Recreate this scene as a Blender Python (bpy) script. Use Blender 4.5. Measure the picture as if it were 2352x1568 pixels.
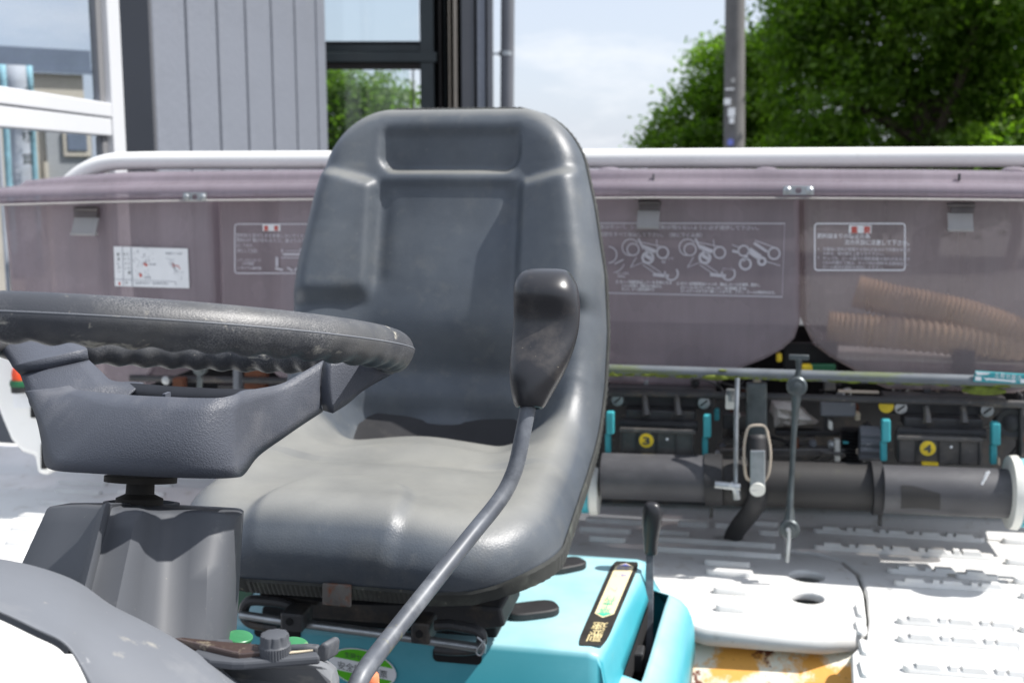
import bpy, bmesh, math, random
import numpy as np
from mathutils import Vector, Matrix
random.seed(7)
R = math.radians
for o in list(bpy.data.objects):
    bpy.data.objects.remove(o)
SC = bpy.context.scene
COL = SC.collection

# ------------------------------------------------------------------ camera, light, exposure
EYE = 1.33
PITCH = R(8.49)
F, CX, CY = 2600.0, 1176.0, 784.0
cam_d = bpy.data.cameras.new('camera')
cam = bpy.data.objects.new('camera', cam_d)
COL.objects.link(cam)
cam.location = (0, 0, EYE)
cam.rotation_euler = (R(90) - PITCH, 0, 0)
cam_d.sensor_width = 36
cam_d.lens = 36 * F / 2352
cam_d.clip_start = 0.02
cam_d.clip_end = 3000
cam_d.dof.use_dof = True
cam_d.dof.focus_distance = 0.80
cam_d.dof.aperture_fstop = 12.0
SC.camera = cam

SUN = Vector((0.72, -0.07, 1.0)).normalized()
world = bpy.data.worlds.new('World')
SC.world = world
world.use_nodes = True
wn = world.node_tree
wn.nodes.clear()
w_out = wn.nodes.new('ShaderNodeOutputWorld')
w_bg = wn.nodes.new('ShaderNodeBackground')
w_sky = wn.nodes.new('ShaderNodeTexSky')
w_sky.sky_type = 'NISHITA'
w_sky.sun_disc = False
w_sky.sun_elevation = math.asin(SUN.z)
w_sky.sun_rotation = math.atan2(SUN.x, SUN.y)
w_sky.altitude = 50
w_sky.air_density = 1.0
w_sky.dust_density = 2.0
w_bg.inputs['Strength'].default_value = 0.11
w_tc = wn.nodes.new('ShaderNodeTexCoord')
w_mp = wn.nodes.new('ShaderNodeMapping')
w_mp.inputs['Scale'].default_value = (1.0, 1.0, 3.2)
w_mp.inputs['Location'].default_value = (0.35, 0.1, 0.0)
w_no = wn.nodes.new('ShaderNodeTexNoise')
w_no.inputs['Scale'].default_value = 3.4
w_no.inputs['Detail'].default_value = 7
w_no.inputs['Roughness'].default_value = 0.6
w_rp = wn.nodes.new('ShaderNodeValToRGB')
w_rp.color_ramp.elements[0].position = 0.55
w_rp.color_ramp.elements[1].position = 0.74
w_rp.color_ramp.elements[0].color = (0, 0, 0, 1)
w_rp.color_ramp.elements[1].color = (0.8, 0.8, 0.8, 1)
w_hz = wn.nodes.new('ShaderNodeMix')
w_hz.data_type = 'RGBA'
w_hz.inputs[0].default_value = 0.72
w_hz.inputs[7].default_value = (4.75, 5.15, 5.95, 1)
w_mx = wn.nodes.new('ShaderNodeMix')
w_mx.data_type = 'RGBA'
w_mx.inputs[7].default_value = (6.2, 6.3, 6.5, 1)
wn.links.new(w_tc.outputs['Generated'], w_mp.inputs['Vector'])
wn.links.new(w_mp.outputs['Vector'], w_no.inputs['Vector'])
wn.links.new(w_no.outputs['Fac'], w_rp.inputs['Fac'])
wn.links.new(w_sky.outputs['Color'], w_hz.inputs[6])
wn.links.new(w_rp.outputs['Color'], w_mx.inputs[0])
wn.links.new(w_hz.outputs[2], w_mx.inputs[6])
wn.links.new(w_mx.outputs[2], w_bg.inputs['Color'])
wn.links.new(w_bg.outputs['Background'], w_out.inputs['Surface'])

sun_d = bpy.data.lights.new('sun', 'SUN')
sun_d.energy = 4.6
sun_d.angle = R(0.53)
sun_d.color = (1.0, 0.965, 0.92)
sun = bpy.data.objects.new('sun', sun_d)
COL.objects.link(sun)
sun.location = (5, 1, 8)
sun.rotation_euler = (-SUN).to_track_quat('-Z', 'Y').to_euler()

SC.view_settings.view_transform = 'Standard'
SC.view_settings.look = 'None'
SC.view_settings.gamma = 1
SC.view_settings.use_curve_mapping = False
SC.view_settings.exposure = 0.66

# ------------------------------------------------------------------ placing helpers
YAW = R(11)
CA, SA = math.cos(YAW), math.sin(YAW)


def ray(px, py):
    x, y = (px - CX) / F, -(py - CY) / F
    return x, math.cos(PITCH) + y * math.sin(PITCH), -math.sin(PITCH) + y * math.cos(PITCH)


def lray(px, py):
    X, Y, Z = ray(px, py)
    return X * CA - Y * SA, X * SA + Y * CA, Z


def W(px, py, w):
    a, b, c = lray(px, py)
    t = w / b
    return Vector((a * t, w, EYE + c * t))


def Zp(px, py, h):
    a, b, c = lray(px, py)
    t = -h / c
    return Vector((a * t, b * t, EYE - h))


def WY(px, py, Y):
    X, b, Z = ray(px, py)
    t = Y / b
    return Vector((X * t, Y, EYE + Z * t))


# ------------------------------------------------------------------ mesh helpers
class B:
    def __init__(s):
        s.v, s.f = [], []

    def add(s, vs, fs):
        n = len(s.v)
        s.v += [Vector(v) for v in vs]
        s.f += [tuple(i + n for i in f) for f in fs]
        return s

    def obox(s, c, ex, ey, ez):
        c, ex, ey, ez = map(Vector, (c, ex, ey, ez))
        vs = [c + a * ex + b * ey + d * ez for d in (-1, 1) for b in (-1, 1) for a in (-1, 1)]
        return s.add(vs, [(0, 2, 3, 1), (4, 5, 7, 6), (0, 1, 5, 4), (2, 6, 7, 3), (0, 4, 6, 2), (1, 3, 7, 5)])

    def box(s, a, b):
        a, b = Vector(a), Vector(b)
        c, d = (a + b) / 2, (b - a) / 2
        return s.obox(c, (abs(d.x), 0, 0), (0, abs(d.y), 0), (0, 0, abs(d.z)))

    def loft(s, rings, closed=True, caps=True):
        n = len(rings[0])
        vs = [p for r in rings for p in r]
        fs = []
        m = n if closed else n - 1
        for i in range(len(rings) - 1):
            for j in range(m):
                k = (j + 1) % n
                fs.append((i * n + j, i * n + k, (i + 1) * n + k, (i + 1) * n + j))
        if caps and closed:
            fs.append(tuple(reversed(range(n))))
            fs.append(tuple((len(rings) - 1) * n + j for j in range(n)))
        return s.add(vs, fs)

    def tube(s, pts, r, n=12, caps=True):
        pts = [Vector(p) for p in pts]
        rs = r if isinstance(r, (list, tuple)) else [r] * len(pts)
        rings = []
        up = None
        for i, p in enumerate(pts):
            a = pts[max(i - 1, 0)]
            b = pts[min(i + 1, len(pts) - 1)]
            t = (b - a).normalized()
            if up is None:
                up = Vector((0, 0, 1)) if abs(t.z) < 0.9 else Vector((1, 0, 0))
            x = t.cross(up).normalized()
            y = x.cross(t).normalized()
            up = y
            rings.append([p + (x * math.cos(2 * math.pi * k / n) + y * math.sin(2 * math.pi * k / n)) * rs[i] for k in range(n)])
        return s.loft(rings, True, caps)

    def lathe(s, o, axis, prof, n=24):
        o, axis = Vector(o), Vector(axis).normalized()
        x = axis.cross(Vector((0, 0, 1)) if abs(axis.z) < 0.9 else Vector((1, 0, 0))).normalized()
        y = axis.cross(x)
        rings = [[o + axis * t + (x * math.cos(2 * math.pi * k / n) + y * math.sin(2 * math.pi * k / n)) * max(r, 1e-5) for k in range(n)] for r, t in prof]
        return s.loft(rings, True, True)

    def ell(s, c, ex, ey, ez, n=14, m=9):
        c, ex, ey, ez = map(Vector, (c, ex, ey, ez))
        rings = []
        for i in range(m + 1):
            th = math.pi * (0.02 + 0.96 * i / m)
            rings.append([c + ez * math.cos(th) + (ex * math.cos(2 * math.pi * k / n) + ey * math.sin(2 * math.pi * k / n)) * math.sin(th) for k in range(n)])
        return s.loft(rings, True, True)

    def prism(s, pts, vec):
        vec = Vector(vec)
        pts = [Vector(p) for p in pts]
        return s.loft([pts, [p + vec for p in pts]], True, True)

    def poly(s, pts):
        return s.add(pts, [tuple(range(len(pts)))])

    def grid(s, rows):
        return s.loft(rows, False, False)


OFF = {}


def mesh_of(name, b, off=Vector((0, 0, 0)), smooth=True, angle=35, fixn=True):
    me = bpy.data.meshes.new(name)
    me.from_pydata([tuple(v - off) for v in b.v], [], b.f)
    if fixn:
        bm = bmesh.new()
        bm.from_mesh(me)
        bmesh.ops.recalc_face_normals(bm, faces=bm.faces)
        bm.to_mesh(me)
        bm.free()
    if smooth:
        me.polygons.foreach_set('use_smooth', [True] * len(me.polygons))
        if angle < 179:
            me.set_sharp_from_angle(angle=R(angle))
    me.update()
    return me


def obj(name, b, m, parent=None, smooth=True, angle=35, sub=0, solid=0, soff=-1, bevel=0, bseg=2, loc=None, label=None, kind=None, fixn=True):
    off = Vector(OFF[parent.name]) if parent else Vector((0, 0, 0))
    base = Vector(loc) if loc is not None else off
    me = mesh_of(name, b, base, smooth, angle, fixn)
    me.materials.append(m)
    o = bpy.data.objects.new(name, me)
    COL.objects.link(o)
    if parent:
        o.parent = parent
    o.location = base - off
    OFF[o.name] = base
    if bevel:
        md = o.modifiers.new('bevel', 'BEVEL')
        md.width = bevel
        md.segments = bseg
        md.limit_method = 'ANGLE'
        md.angle_limit = R(40)
    if solid:
        md = o.modifiers.new('solid', 'SOLIDIFY')
        md.thickness = solid
        md.offset = soff
    if sub:
        md = o.modifiers.new('sub', 'SUBSURF')
        md.levels = sub
        md.render_levels = sub
    if label:
        o['label'] = label
    if kind:
        o['kind'] = kind
    return o


def copy_at(src, parent, loc, scale=None, rotz=None):
    o = src.copy()
    COL.objects.link(o)
    o.parent = parent
    o.location = Vector(loc) - Vector(OFF[parent.name])
    OFF[o.name] = Vector(loc)
    if scale:
        o.scale = scale
    if rotz is not None:
        o.rotation_euler = (0, 0, rotz)
    return o


def thing(name, label, cat, loc, rotz=0, group=None, off=None):
    o = bpy.data.objects.new(name, None)
    o.empty_display_size = 0.2
    COL.objects.link(o)
    o.location = loc
    o.rotation_euler = (0, 0, rotz)
    o['label'] = label
    o['category'] = cat
    if group:
        o['group'] = group
    OFF[o.name] = Vector(off if off is not None else loc)
    return o


_txt = {}


def text2d(body, bold=0.0):
    """outline of a run of characters as 2D triangles, size 1"""
    key = (body, bold)
    if key in _txt:
        return _txt[key]
    cu = bpy.data.curves.new('t', 'FONT')
    cu.body = body
    cu.size = 1
    cu.resolution_u = 2
    cu.offset = bold
    o = bpy.data.objects.new('t', cu)
    COL.objects.link(o)
    dg = bpy.context.evaluated_depsgraph_get()
    me = bpy.data.meshes.new_from_object(o.evaluated_get(dg))
    vs = [(v.co.x, v.co.y) for v in me.vertices]
    fs = [tuple(p.vertices) for p in me.polygons]
    bpy.data.objects.remove(o)
    bpy.data.meshes.remove(me)
    bpy.data.curves.remove(cu)
    _txt[key] = (vs, fs)
    return _txt[key]


def put_text(b, body, o, ex, ey, size, width=None, bold=0.0):
    """write body from o along ex (unit) with up ey; width squeezes the run to that length"""
    vs, fs = text2d(body, bold)
    if not vs:
        return
    o, ex, ey = Vector(o), Vector(ex), Vector(ey)
    x0 = min(v[0] for v in vs)
    x1 = max(v[0] for v in vs)
    sx = size if width is None else width / max(x1 - x0, 1e-6)
    b.add([o + ex * ((v[0] - x0) * sx) + ey * (v[1] * size) for v in vs], fs)


def plate2d(outer, holes, thick, bevel=0.0, res=2):
    """flat plate with holes: returns verts, faces in (x, y, depth)"""
    cu = bpy.data.curves.new('p', 'CURVE')
    cu.dimensions = '2D'
    cu.fill_mode = 'BOTH'
    cu.extrude = max(thick / 2 - bevel, 0)
    cu.bevel_depth = bevel
    cu.bevel_resolution = res
    if bevel:
        cu.offset = -bevel
    for pts in [outer] + holes:
        sp = cu.splines.new('POLY')
        sp.points.add(len(pts) - 1)
        for q, p in zip(sp.points, pts):
            q.co = (p[0], p[1], 0, 1)
        sp.use_cyclic_u = True
    o = bpy.data.objects.new('p', cu)
    COL.objects.link(o)
    dg = bpy.context.evaluated_depsgraph_get()
    me = bpy.data.meshes.new_from_object(o.evaluated_get(dg))
    vs = [tuple(v.co) for v in me.vertices]
    fs = [tuple(p.vertices) for p in me.polygons]
    bpy.data.objects.remove(o)
    bpy.data.meshes.remove(me)
    bpy.data.curves.remove(cu)
    return vs, fs


def rrect(x0, y0, x1, y1, r, n=5):
    out = []
    for cx, cy, a0 in ((x1 - r, y1 - r, 0), (x0 + r, y1 - r, 90), (x0 + r, y0 + r, 180), (x1 - r, y0 + r, 270)):
        for k in range(n + 1):
            a = R(a0 + 90 * k / n)
            out.append((cx + r * math.cos(a), cy + r * math.sin(a)))
    return out


def circle(cx, cy, r, n=28, ry=None):
    ry = r if ry is None else ry
    return [(cx + r * math.cos(2 * math.pi * k / n), cy + ry * math.sin(2 * math.pi * k / n)) for k in range(n)]


def catmull(pts, n=8):
    pts = [Vector(p) for p in pts]
    out = []
    for i in range(len(pts) - 1):
        p0 = pts[max(i - 1, 0)]
        p1, p2 = pts[i], pts[i + 1]
        p3 = pts[min(i + 2, len(pts) - 1)]
        for k in range(n):
            t = k / n
            out.append(0.5 * ((2 * p1) + (p2 - p0) * t + (2 * p0 - 5 * p1 + 4 * p2 - p3) * t * t + (3 * p1 - p0 - 3 * p2 + p3) * t ** 3))
    out.append(pts[-1])
    return out


def sst(a, b, x):
    t = min(max((x - a) / (b - a), 0), 1)
    return t * t * (3 - 2 * t)


# ------------------------------------------------------------------ materials
def mat(name, col, rough=0.5, metal=0.0, var=None, bump=None, spots=(), coat=0.0, spec=0.5, rvar=0.0, vor=None, grain=None, dust_light=None):
    """col: base colour; var=(scale, amount) soft tone change; bump=(scale, strength, distance); vor=(scale, strength, distance) pebbled grain;
    spots: list of (scale, lo, hi, colour, amount, stretch) patches of dirt, wear or moss; grain=(scale, colour, lo, hi) veined dusty tone in the pebble joints"""
    m = bpy.data.materials.new(name)
    m.use_nodes = True
    nt = m.node_tree
    N, L = nt.nodes, nt.links
    p = N['Principled BSDF']
    p.inputs['Roughness'].default_value = rough
    p.inputs['Metallic'].default_value = metal
    p.inputs['Coat Weight'].default_value = coat
    p.inputs['Coat Roughness'].default_value = 0.1
    p.inputs['Specular IOR Level'].default_value = spec
    tc = N.new('ShaderNodeTexCoord')
    cur = None

    def noise(scale, det=5, rg=0.6, stretch=None, w=0):
        nz = N.new('ShaderNodeTexNoise')
        nz.inputs['Scale'].default_value = scale
        nz.inputs['Detail'].default_value = det
        nz.inputs['Roughness'].default_value = rg
        if stretch or w:
            mp = N.new('ShaderNodeMapping')
            mp.inputs['Scale'].default_value = stretch or (1, 1, 1)
            mp.inputs['Location'].default_value = (w, w * 1.7, w * 0.3)
            L.new(tc.outputs['Object'], mp.inputs['Vector'])
            L.new(mp.outputs['Vector'], nz.inputs['Vector'])
        else:
            L.new(tc.outputs['Object'], nz.inputs['Vector'])
        return nz

    def ramp(src, lo, hi, c0=(0, 0, 0, 1), c1=(1, 1, 1, 1)):
        r = N.new('ShaderNodeValToRGB')
        r.color_ramp.elements[0].position = lo
        r.color_ramp.elements[1].position = hi
        r.color_ramp.elements[0].color = c0
        r.color_ramp.elements[1].color = c1
        L.new(src, r.inputs['Fac'])
        return r

    c = tuple(col) + (1,)
    if var:
        a = var[1]
        nz = noise(var[0])
        r = ramp(nz.outputs['Fac'], 0.3, 0.7, tuple(x * (1 - a) for x in col) + (1,), tuple(min(x * (1 + a), 1) for x in col) + (1,))
        cur = r.outputs['Color']
    for i, s in enumerate(spots):
        sc, lo, hi, sc_col, amt = s[:5]
        nz = noise(sc, 8, 0.65, s[5] if len(s) > 5 else None, 3.1 * (i + 1))
        r = ramp(nz.outputs['Fac'], lo, hi, (0, 0, 0, 1), (amt, amt, amt, 1))
        mx = N.new('ShaderNodeMix')
        mx.data_type = 'RGBA'
        L.new(r.outputs['Color'], mx.inputs[0])
        if cur:
            L.new(cur, mx.inputs[6])
        else:
            mx.inputs[6].default_value = c
        mx.inputs[7].default_value = tuple(sc_col) + (1,)
        cur = mx.outputs[2]
    if dust_light:
        ge = N.new('ShaderNodeNewGeometry')
        sx = N.new('ShaderNodeSeparateXYZ')
        L.new(ge.outputs['Normal'], sx.inputs[0])
        r = ramp(sx.outputs['Z'], dust_light[2] if len(dust_light) > 2 else 0.5, 1.0)
        gz = noise(dust_light[3] if len(dust_light) > 3 else 9, 6)
        r2 = ramp(gz.outputs['Fac'], 0.25, 0.7, (0.55, 0.55, 0.55, 1), (1, 1, 1, 1))
        mu = N.new('ShaderNodeMath')
        mu.operation = 'MULTIPLY'
        L.new(r.outputs['Color'], mu.inputs[0])
        L.new(r2.outputs['Color'], mu.inputs[1])
        mu2 = N.new('ShaderNodeMath')
        mu2.operation = 'MULTIPLY'
        mu2.inputs[1].default_value = dust_light[1]
        L.new(mu.outputs[0], mu2.inputs[0])
        mx = N.new('ShaderNodeMix')
        mx.data_type = 'RGBA'
        L.new(mu2.outputs[0], mx.inputs[0])
        if cur:
            L.new(cur, mx.inputs[6])
        else:
            mx.inputs[6].default_value = c
        mx.inputs[7].default_value = tuple(dust_light[0]) + (1,)
        cur = mx.outputs[2]
    vn = None
    if vor:
        vn = N.new('ShaderNodeTexVoronoi')
        vn.feature = 'DISTANCE_TO_EDGE'
        vn.inputs['Scale'].default_value = vor[0]
        wob = noise(vor[0] * 0.7, 2)
        mxv = N.new('ShaderNodeMix')
        mxv.data_type = 'VECTOR'
        mxv.inputs[0].default_value = 1.4 / vor[0]
        ad = N.new('ShaderNodeVectorMath')
        ad.operation = 'ADD'
        L.new(tc.outputs['Object'], mxv.inputs[4])
        L.new(wob.outputs['Color'], ad.inputs[0])
        L.new(tc.outputs['Object'], ad.inputs[1])
        L.new(ad.outputs['Vector'], mxv.inputs[5])
        L.new(mxv.outputs[1], vn.inputs['Vector'])
        if grain:
            r = ramp(vn.outputs['Distance'], 0.0, grain[0], (1, 1, 1, 1), (0, 0, 0, 1))
            gz = noise(grain[4] if len(grain) > 4 else 14, 4)
            r2 = ramp(gz.outputs['Fac'], grain[2], grain[3])
            mu = N.new('ShaderNodeMath')
            mu.operation = 'MULTIPLY'
            L.new(r.outputs['Color'], mu.inputs[0])
            L.new(r2.outputs['Color'], mu.inputs[1])
            mx = N.new('ShaderNodeMix')
            mx.data_type = 'RGBA'
            L.new(mu.outputs[0], mx.inputs[0])
            if cur:
                L.new(cur, mx.inputs[6])
            else:
                mx.inputs[6].default_value = c
            mx.inputs[7].default_value = tuple(grain[1]) + (1,)
            cur = mx.outputs[2]
    if cur:
        L.new(cur, p.inputs['Base Color'])
    else:
        p.inputs['Base Color'].default_value = c
    if rvar:
        nz = noise(9 if not var else var[0] * 2.3)
        r = N.new('ShaderNodeMapRange')
        r.inputs['To Min'].default_value = max(rough - rvar, 0.02)
        r.inputs['To Max'].default_value = min(rough + rvar, 1)
        L.new(nz.outputs['Fac'], r.inputs['Value'])
        L.new(r.outputs['Result'], p.inputs['Roughness'])
    prev = None
    if bump:
        nz = noise(bump[0], 4)
        bp = N.new('ShaderNodeBump')
        bp.inputs['Strength'].default_value = bump[1]
        bp.inputs['Distance'].default_value = bump[2]
        L.new(nz.outputs['Fac'], bp.inputs['Height'])
        prev = bp
    if vor:
        r = ramp(vn.outputs['Distance'], 0.0, 0.25)
        bp = N.new('ShaderNodeBump')
        bp.inputs['Strength'].default_value = vor[1]
        bp.inputs['Distance'].default_value = vor[2]
        L.new(r.outputs['Color'], bp.inputs['Height'])
        if prev:
            L.new(prev.outputs['Normal'], bp.inputs['Normal'])
        prev = bp
    if prev:
        L.new(prev.outputs['Normal'], p.inputs['Normal'])
    m['p'] = 1
    return m


def clear_mat(name, tint, fac, rough=0.25, body=(0.3, 0.27, 0.32), transl=0.35):
    """smoky see-through plastic: part clear, part milky body, with a gloss"""
    m = bpy.data.materials.new(name)
    m.use_nodes = True
    nt = m.node_tree
    N, L = nt.nodes, nt.links
    N.clear()
    out = N.new('ShaderNodeOutputMaterial')
    tr = N.new('ShaderNodeBsdfTransparent')
    tr.inputs['Color'].default_value = tuple(tint) + (1,)
    pr = N.new('ShaderNodeBsdfPrincipled')
    pr.inputs['Roughness'].default_value = rough
    tc = N.new('ShaderNodeTexCoord')
    nz = N.new('ShaderNodeTexNoise')
    nz.inputs['Scale'].default_value = 6
    nz.inputs['Detail'].default_value = 6
    rp = N.new('ShaderNodeValToRGB')
    rp.color_ramp.elements[0].position = 0.3
    rp.color_ramp.elements[1].position = 0.75
    rp.color_ramp.elements[0].color = tuple(x * 0.85 for x in body) + (1,)
    rp.color_ramp.elements[1].color = tuple(x * 1.15 for x in body) + (1,)
    L.new(tc.outputs['Object'], nz.inputs['Vector'])
    L.new(nz.outputs['Fac'], rp.inputs['Fac'])
    L.new(rp.outputs['Color'], pr.inputs['Base Color'])
    tl = N.new('ShaderNodeBsdfTranslucent')
    L.new(rp.outputs['Color'], tl.inputs['Color'])
    m1 = N.new('ShaderNodeMixShader')
    m1.inputs[0].default_value = transl
    L.new(pr.outputs[0], m1.inputs[1])
    L.new(tl.outputs[0], m1.inputs[2])
    m2 = N.new('ShaderNodeMixShader')
    sm_ = N.new('ShaderNodeMapping')
    sm_.inputs['Scale'].default_value = (9, 2, 1.1)
    sm_.inputs['Rotation'].default_value = (0, 0.25, 0)
    sn_ = N.new('ShaderNodeTexNoise')
    sn_.inputs['Scale'].default_value = 2.2
    sn_.inputs['Detail'].default_value = 9
    sn_.inputs['Roughness'].default_value = 0.7
    sr_ = N.new('ShaderNodeMapRange')
    sr_.inputs['From Min'].default_value = 0.3
    sr_.inputs['From Max'].default_value = 0.7
    sr_.inputs['To Min'].default_value = fac * 1.25
    sr_.inputs['To Max'].default_value = fac * 0.75
    L.new(tc.outputs['Object'], sm_.inputs['Vector'])
    L.new(sm_.outputs['Vector'], sn_.inputs['Vector'])
    L.new(sn_.outputs['Fac'], sr_.inputs['Value'])
    L.new(sr_.outputs['Result'], m2.inputs[0])
    rr_ = N.new('ShaderNodeMapRange')
    rr_.inputs['To Min'].default_value = max(rough - 0.12, 0.05)
    rr_.inputs['To Max'].default_value = rough + 0.2
    L.new(nz.outputs['Fac'], rr_.inputs['Value'])
    L.new(rr_.outputs['Result'], pr.inputs['Roughness'])
    L.new(m1.outputs[0], m2.inputs[1])
    L.new(tr.outputs[0], m2.inputs[2])
    L.new(m2.outputs[0], out.inputs['Surface'])
    return m


def glass_mat(name, tint, refl_rough=0.0):
    m = bpy.data.materials.new(name)
    m.use_nodes = True
    nt = m.node_tree
    N, L = nt.nodes, nt.links
    N.clear()
    out = N.new('ShaderNodeOutputMaterial')
    tr = N.new('ShaderNodeBsdfTransparent')
    tr.inputs['Color'].default_value = tuple(tint) + (1,)
    gl = N.new('ShaderNodeBsdfGlossy')
    gl.inputs['Roughness'].default_value = refl_rough
    lw = N.new('ShaderNodeLayerWeight')
    lw.inputs['Blend'].default_value = 0.5
    pw_ = N.new('ShaderNodeMath')
    pw_.operation = 'POWER'
    pw_.inputs[1].default_value = 5
    L.new(lw.outputs['Facing'], pw_.inputs[0])
    fr = N.new('ShaderNodeMapRange')
    fr.inputs['To Min'].default_value = 0.04
    L.new(pw_.outputs[0], fr.inputs['Value'])
    mx = N.new('ShaderNodeMixShader')
    L.new(fr.outputs['Result'], mx.inputs[0])
    L.new(tr.outputs[0], mx.inputs[1])
    L.new(gl.outputs[0], mx.inputs[2])
    L.new(mx.outputs[0], out.inputs['Surface'])
    return m


M = {}
M['vinyl'] = mat('seat_vinyl', (0.064, 0.076, 0.092), 0.42, var=(7, 0.22), vor=(330, 0.16, 0.0006),
                 spots=[(3.2, 0.46, 0.70, (0.155, 0.168, 0.175), 0.45), (11, 0.55, 0.75, (0.20, 0.195, 0.17), 0.30), (38, 0.58, 0.75, (0.22, 0.215, 0.19), 0.20), (150, 0.67, 0.72, (0.34, 0.33, 0.29), 0.35), (60, 0.70, 0.73, (0.02, 0.022, 0.025), 0.5, (0.3, 1, 1))], rvar=0.08, spec=0.5, dust_light=((0.31, 0.30, 0.26), 0.66, 0.6, 7))
M['rim'] = mat('rim_foam', (0.042, 0.045, 0.053), 0.44, vor=(640, 0.15, 0.0004), grain=(0.10, (0.19, 0.19, 0.19), 0.40, 0.64, 22),
               spots=[(34, 0.61, 0.66, (0.52, 0.49, 0.41), 0.8, (0.55, 1, 1.3)), (160, 0.65, 0.70, (0.45, 0.42, 0.35), 0.5), (12, 0.48, 0.75, (0.14, 0.135, 0.12), 0.55)])
M['hub'] = mat('hub_plastic', (0.070, 0.077, 0.096), 0.5, vor=(520, 0.30, 0.0005), var=(10, 0.15),
               spots=[(16, 0.56, 0.8, (0.20, 0.20, 0.21), 0.55), (45, 0.70, 0.76, (0.30, 0.25, 0.16), 0.5)])
M['pocket'] = mat('shaded_pocket_plastic', (0.022, 0.024, 0.030), 0.4, var=(30, 0.2))  # smooth undusted plastic, darkened further for the shade inside the hub pocket
M['column'] = mat('column_plastic', (0.062, 0.067, 0.077), 0.60, var=(8, 0.10), bump=(300, 0.05, 0.0006),
                  spots=[(240, 0.70, 0.74, (0.5, 0.46, 0.36), 0.55), (30, 0.63, 0.8, (0.24, 0.24, 0.23), 0.5), (90, 0.72, 0.76, (0.33, 0.33, 0.33), 0.5, (0.2, 1, 2.5))])
M['cowl'] = mat('cowl_plastic', (0.140, 0.150, 0.168), 0.55, var=(7, 0.08), bump=(260, 0.05, 0.0006),
                spots=[(24, 0.62, 0.68, (0.36, 0.34, 0.29), 0.6), (170, 0.68, 0.74, (0.45, 0.42, 0.35), 0.7), (40, 0.66, 0.69, (0.42, 0.42, 0.43), 0.6, (0.25, 1, 1)), (11, 0.55, 0.8, (0.28, 0.28, 0.28), 0.6)])
M['cowl_dusty'] = mat('dusty_console_plastic', (0.17, 0.178, 0.19), 0.6, var=(12, 0.12), bump=(300, 0.06, 0.0006),
                      spots=[(60, 0.58, 0.75, (0.42, 0.40, 0.36), 0.6), (190, 0.66, 0.74, (0.5, 0.47, 0.4), 0.6)])
M['white'] = mat('white_paint', (0.80, 0.80, 0.78), 0.35, var=(3, 0.04), coat=0.3,
                 spots=[(9, 0.60, 0.85, (0.55, 0.53, 0.47), 0.5), (120, 0.70, 0.76, (0.4, 0.37, 0.3), 0.4)])
M['floor'] = mat('floor_plastic', (0.68, 0.68, 0.665), 0.5, var=(4, 0.05), bump=(180, 0.06, 0.0008),
                 spots=[(7, 0.50, 0.8, (0.46, 0.44, 0.40), 0.6), (60, 0.62, 0.74, (0.34, 0.30, 0.24), 0.5), (24, 0.57, 0.70, (0.36, 0.32, 0.26), 0.5), (200, 0.68, 0.72, (0.2, 0.17, 0.13), 0.5)])
M['rail'] = mat('rail_paint', (0.80, 0.80, 0.77), 0.3, coat=0.4, var=(5, 0.04), spots=[(40, 0.63, 0.75, (0.30, 0.27, 0.18), 0.45), (8, 0.62, 0.8, (0.6, 0.59, 0.52), 0.5)])
M['teal'] = mat('turquoise_plastic', (0.030, 0.31, 0.38), 0.42, var=(5, 0.08), dust_light=((0.46, 0.66, 0.69), 0.85, 0.3), spots=[(5, 0.5, 0.8, (0.12, 0.45, 0.52), 0.5), (70, 0.64, 0.76, (0.10, 0.22, 0.24), 0.4), (180, 0.68, 0.72, (0.06, 0.10, 0.10), 0.5), (14, 0.62, 0.75, (0.22, 0.34, 0.34), 0.35)])  # pale top: settled dust, plus sunlight and sky gloss put into the colour
M['teal_clip'] = mat('turquoise_clip', (0.04, 0.32, 0.36), 0.5, var=(20, 0.15), spots=[(40, 0.6, 0.8, (0.12, 0.16, 0.14), 0.4)])
M['black'] = mat('black_rubber', (0.018, 0.018, 0.02), 0.6, var=(20, 0.3), spots=[(30, 0.6, 0.8, (0.09, 0.085, 0.075), 0.5)])
M['dark'] = mat('dark_steel', (0.034, 0.034, 0.036), 0.5, var=(14, 0.35), spots=[(22, 0.54, 0.75, (0.15, 0.115, 0.08), 0.6), (90, 0.62, 0.70, (0.2, 0.18, 0.15), 0.5)])
M['void'] = mat('shade_black', (0.008, 0.008, 0.009), 0.9)  # near-black put in for the shade of holes, slots and gaps
M['steel'] = mat('zinc_steel', (0.42, 0.44, 0.45), 0.36, metal=0.85, var=(30, 0.25), bump=(90, 0.06, 0.0005), spots=[(26, 0.58, 0.75, (0.20, 0.19, 0.16), 0.55)])
M['rod'] = mat('dusty_grey_rod', (0.075, 0.083, 0.098), 0.45, metal=0.1, var=(24, 0.35), bump=(150, 0.06, 0.0005),
               spots=[(40, 0.62, 0.70, (0.20, 0.19, 0.06), 0.8, (1, 1, 0.5)), (14, 0.5, 0.8, (0.36, 0.38, 0.40), 0.6)])
M['link'] = mat('cast_link', (0.10, 0.115, 0.12), 0.4, metal=0.6, var=(30, 0.3), spots=[(30, 0.6, 0.8, (0.3, 0.3, 0.27), 0.5)])
M['bar'] = mat('mossy_bar', (0.115, 0.13, 0.145), 0.5, metal=0.1, var=(14, 0.25),
               spots=[(20, 0.52, 0.68, (0.12, 0.15, 0.03), 0.9, (0.35, 1, 2.2)), (60, 0.62, 0.72, (0.15, 0.13, 0.09), 0.6)])
M['moss'] = mat('moss', (0.12, 0.15, 0.02), 0.9, var=(60, 0.5), bump=(200, 0.8, 0.002))
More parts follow.
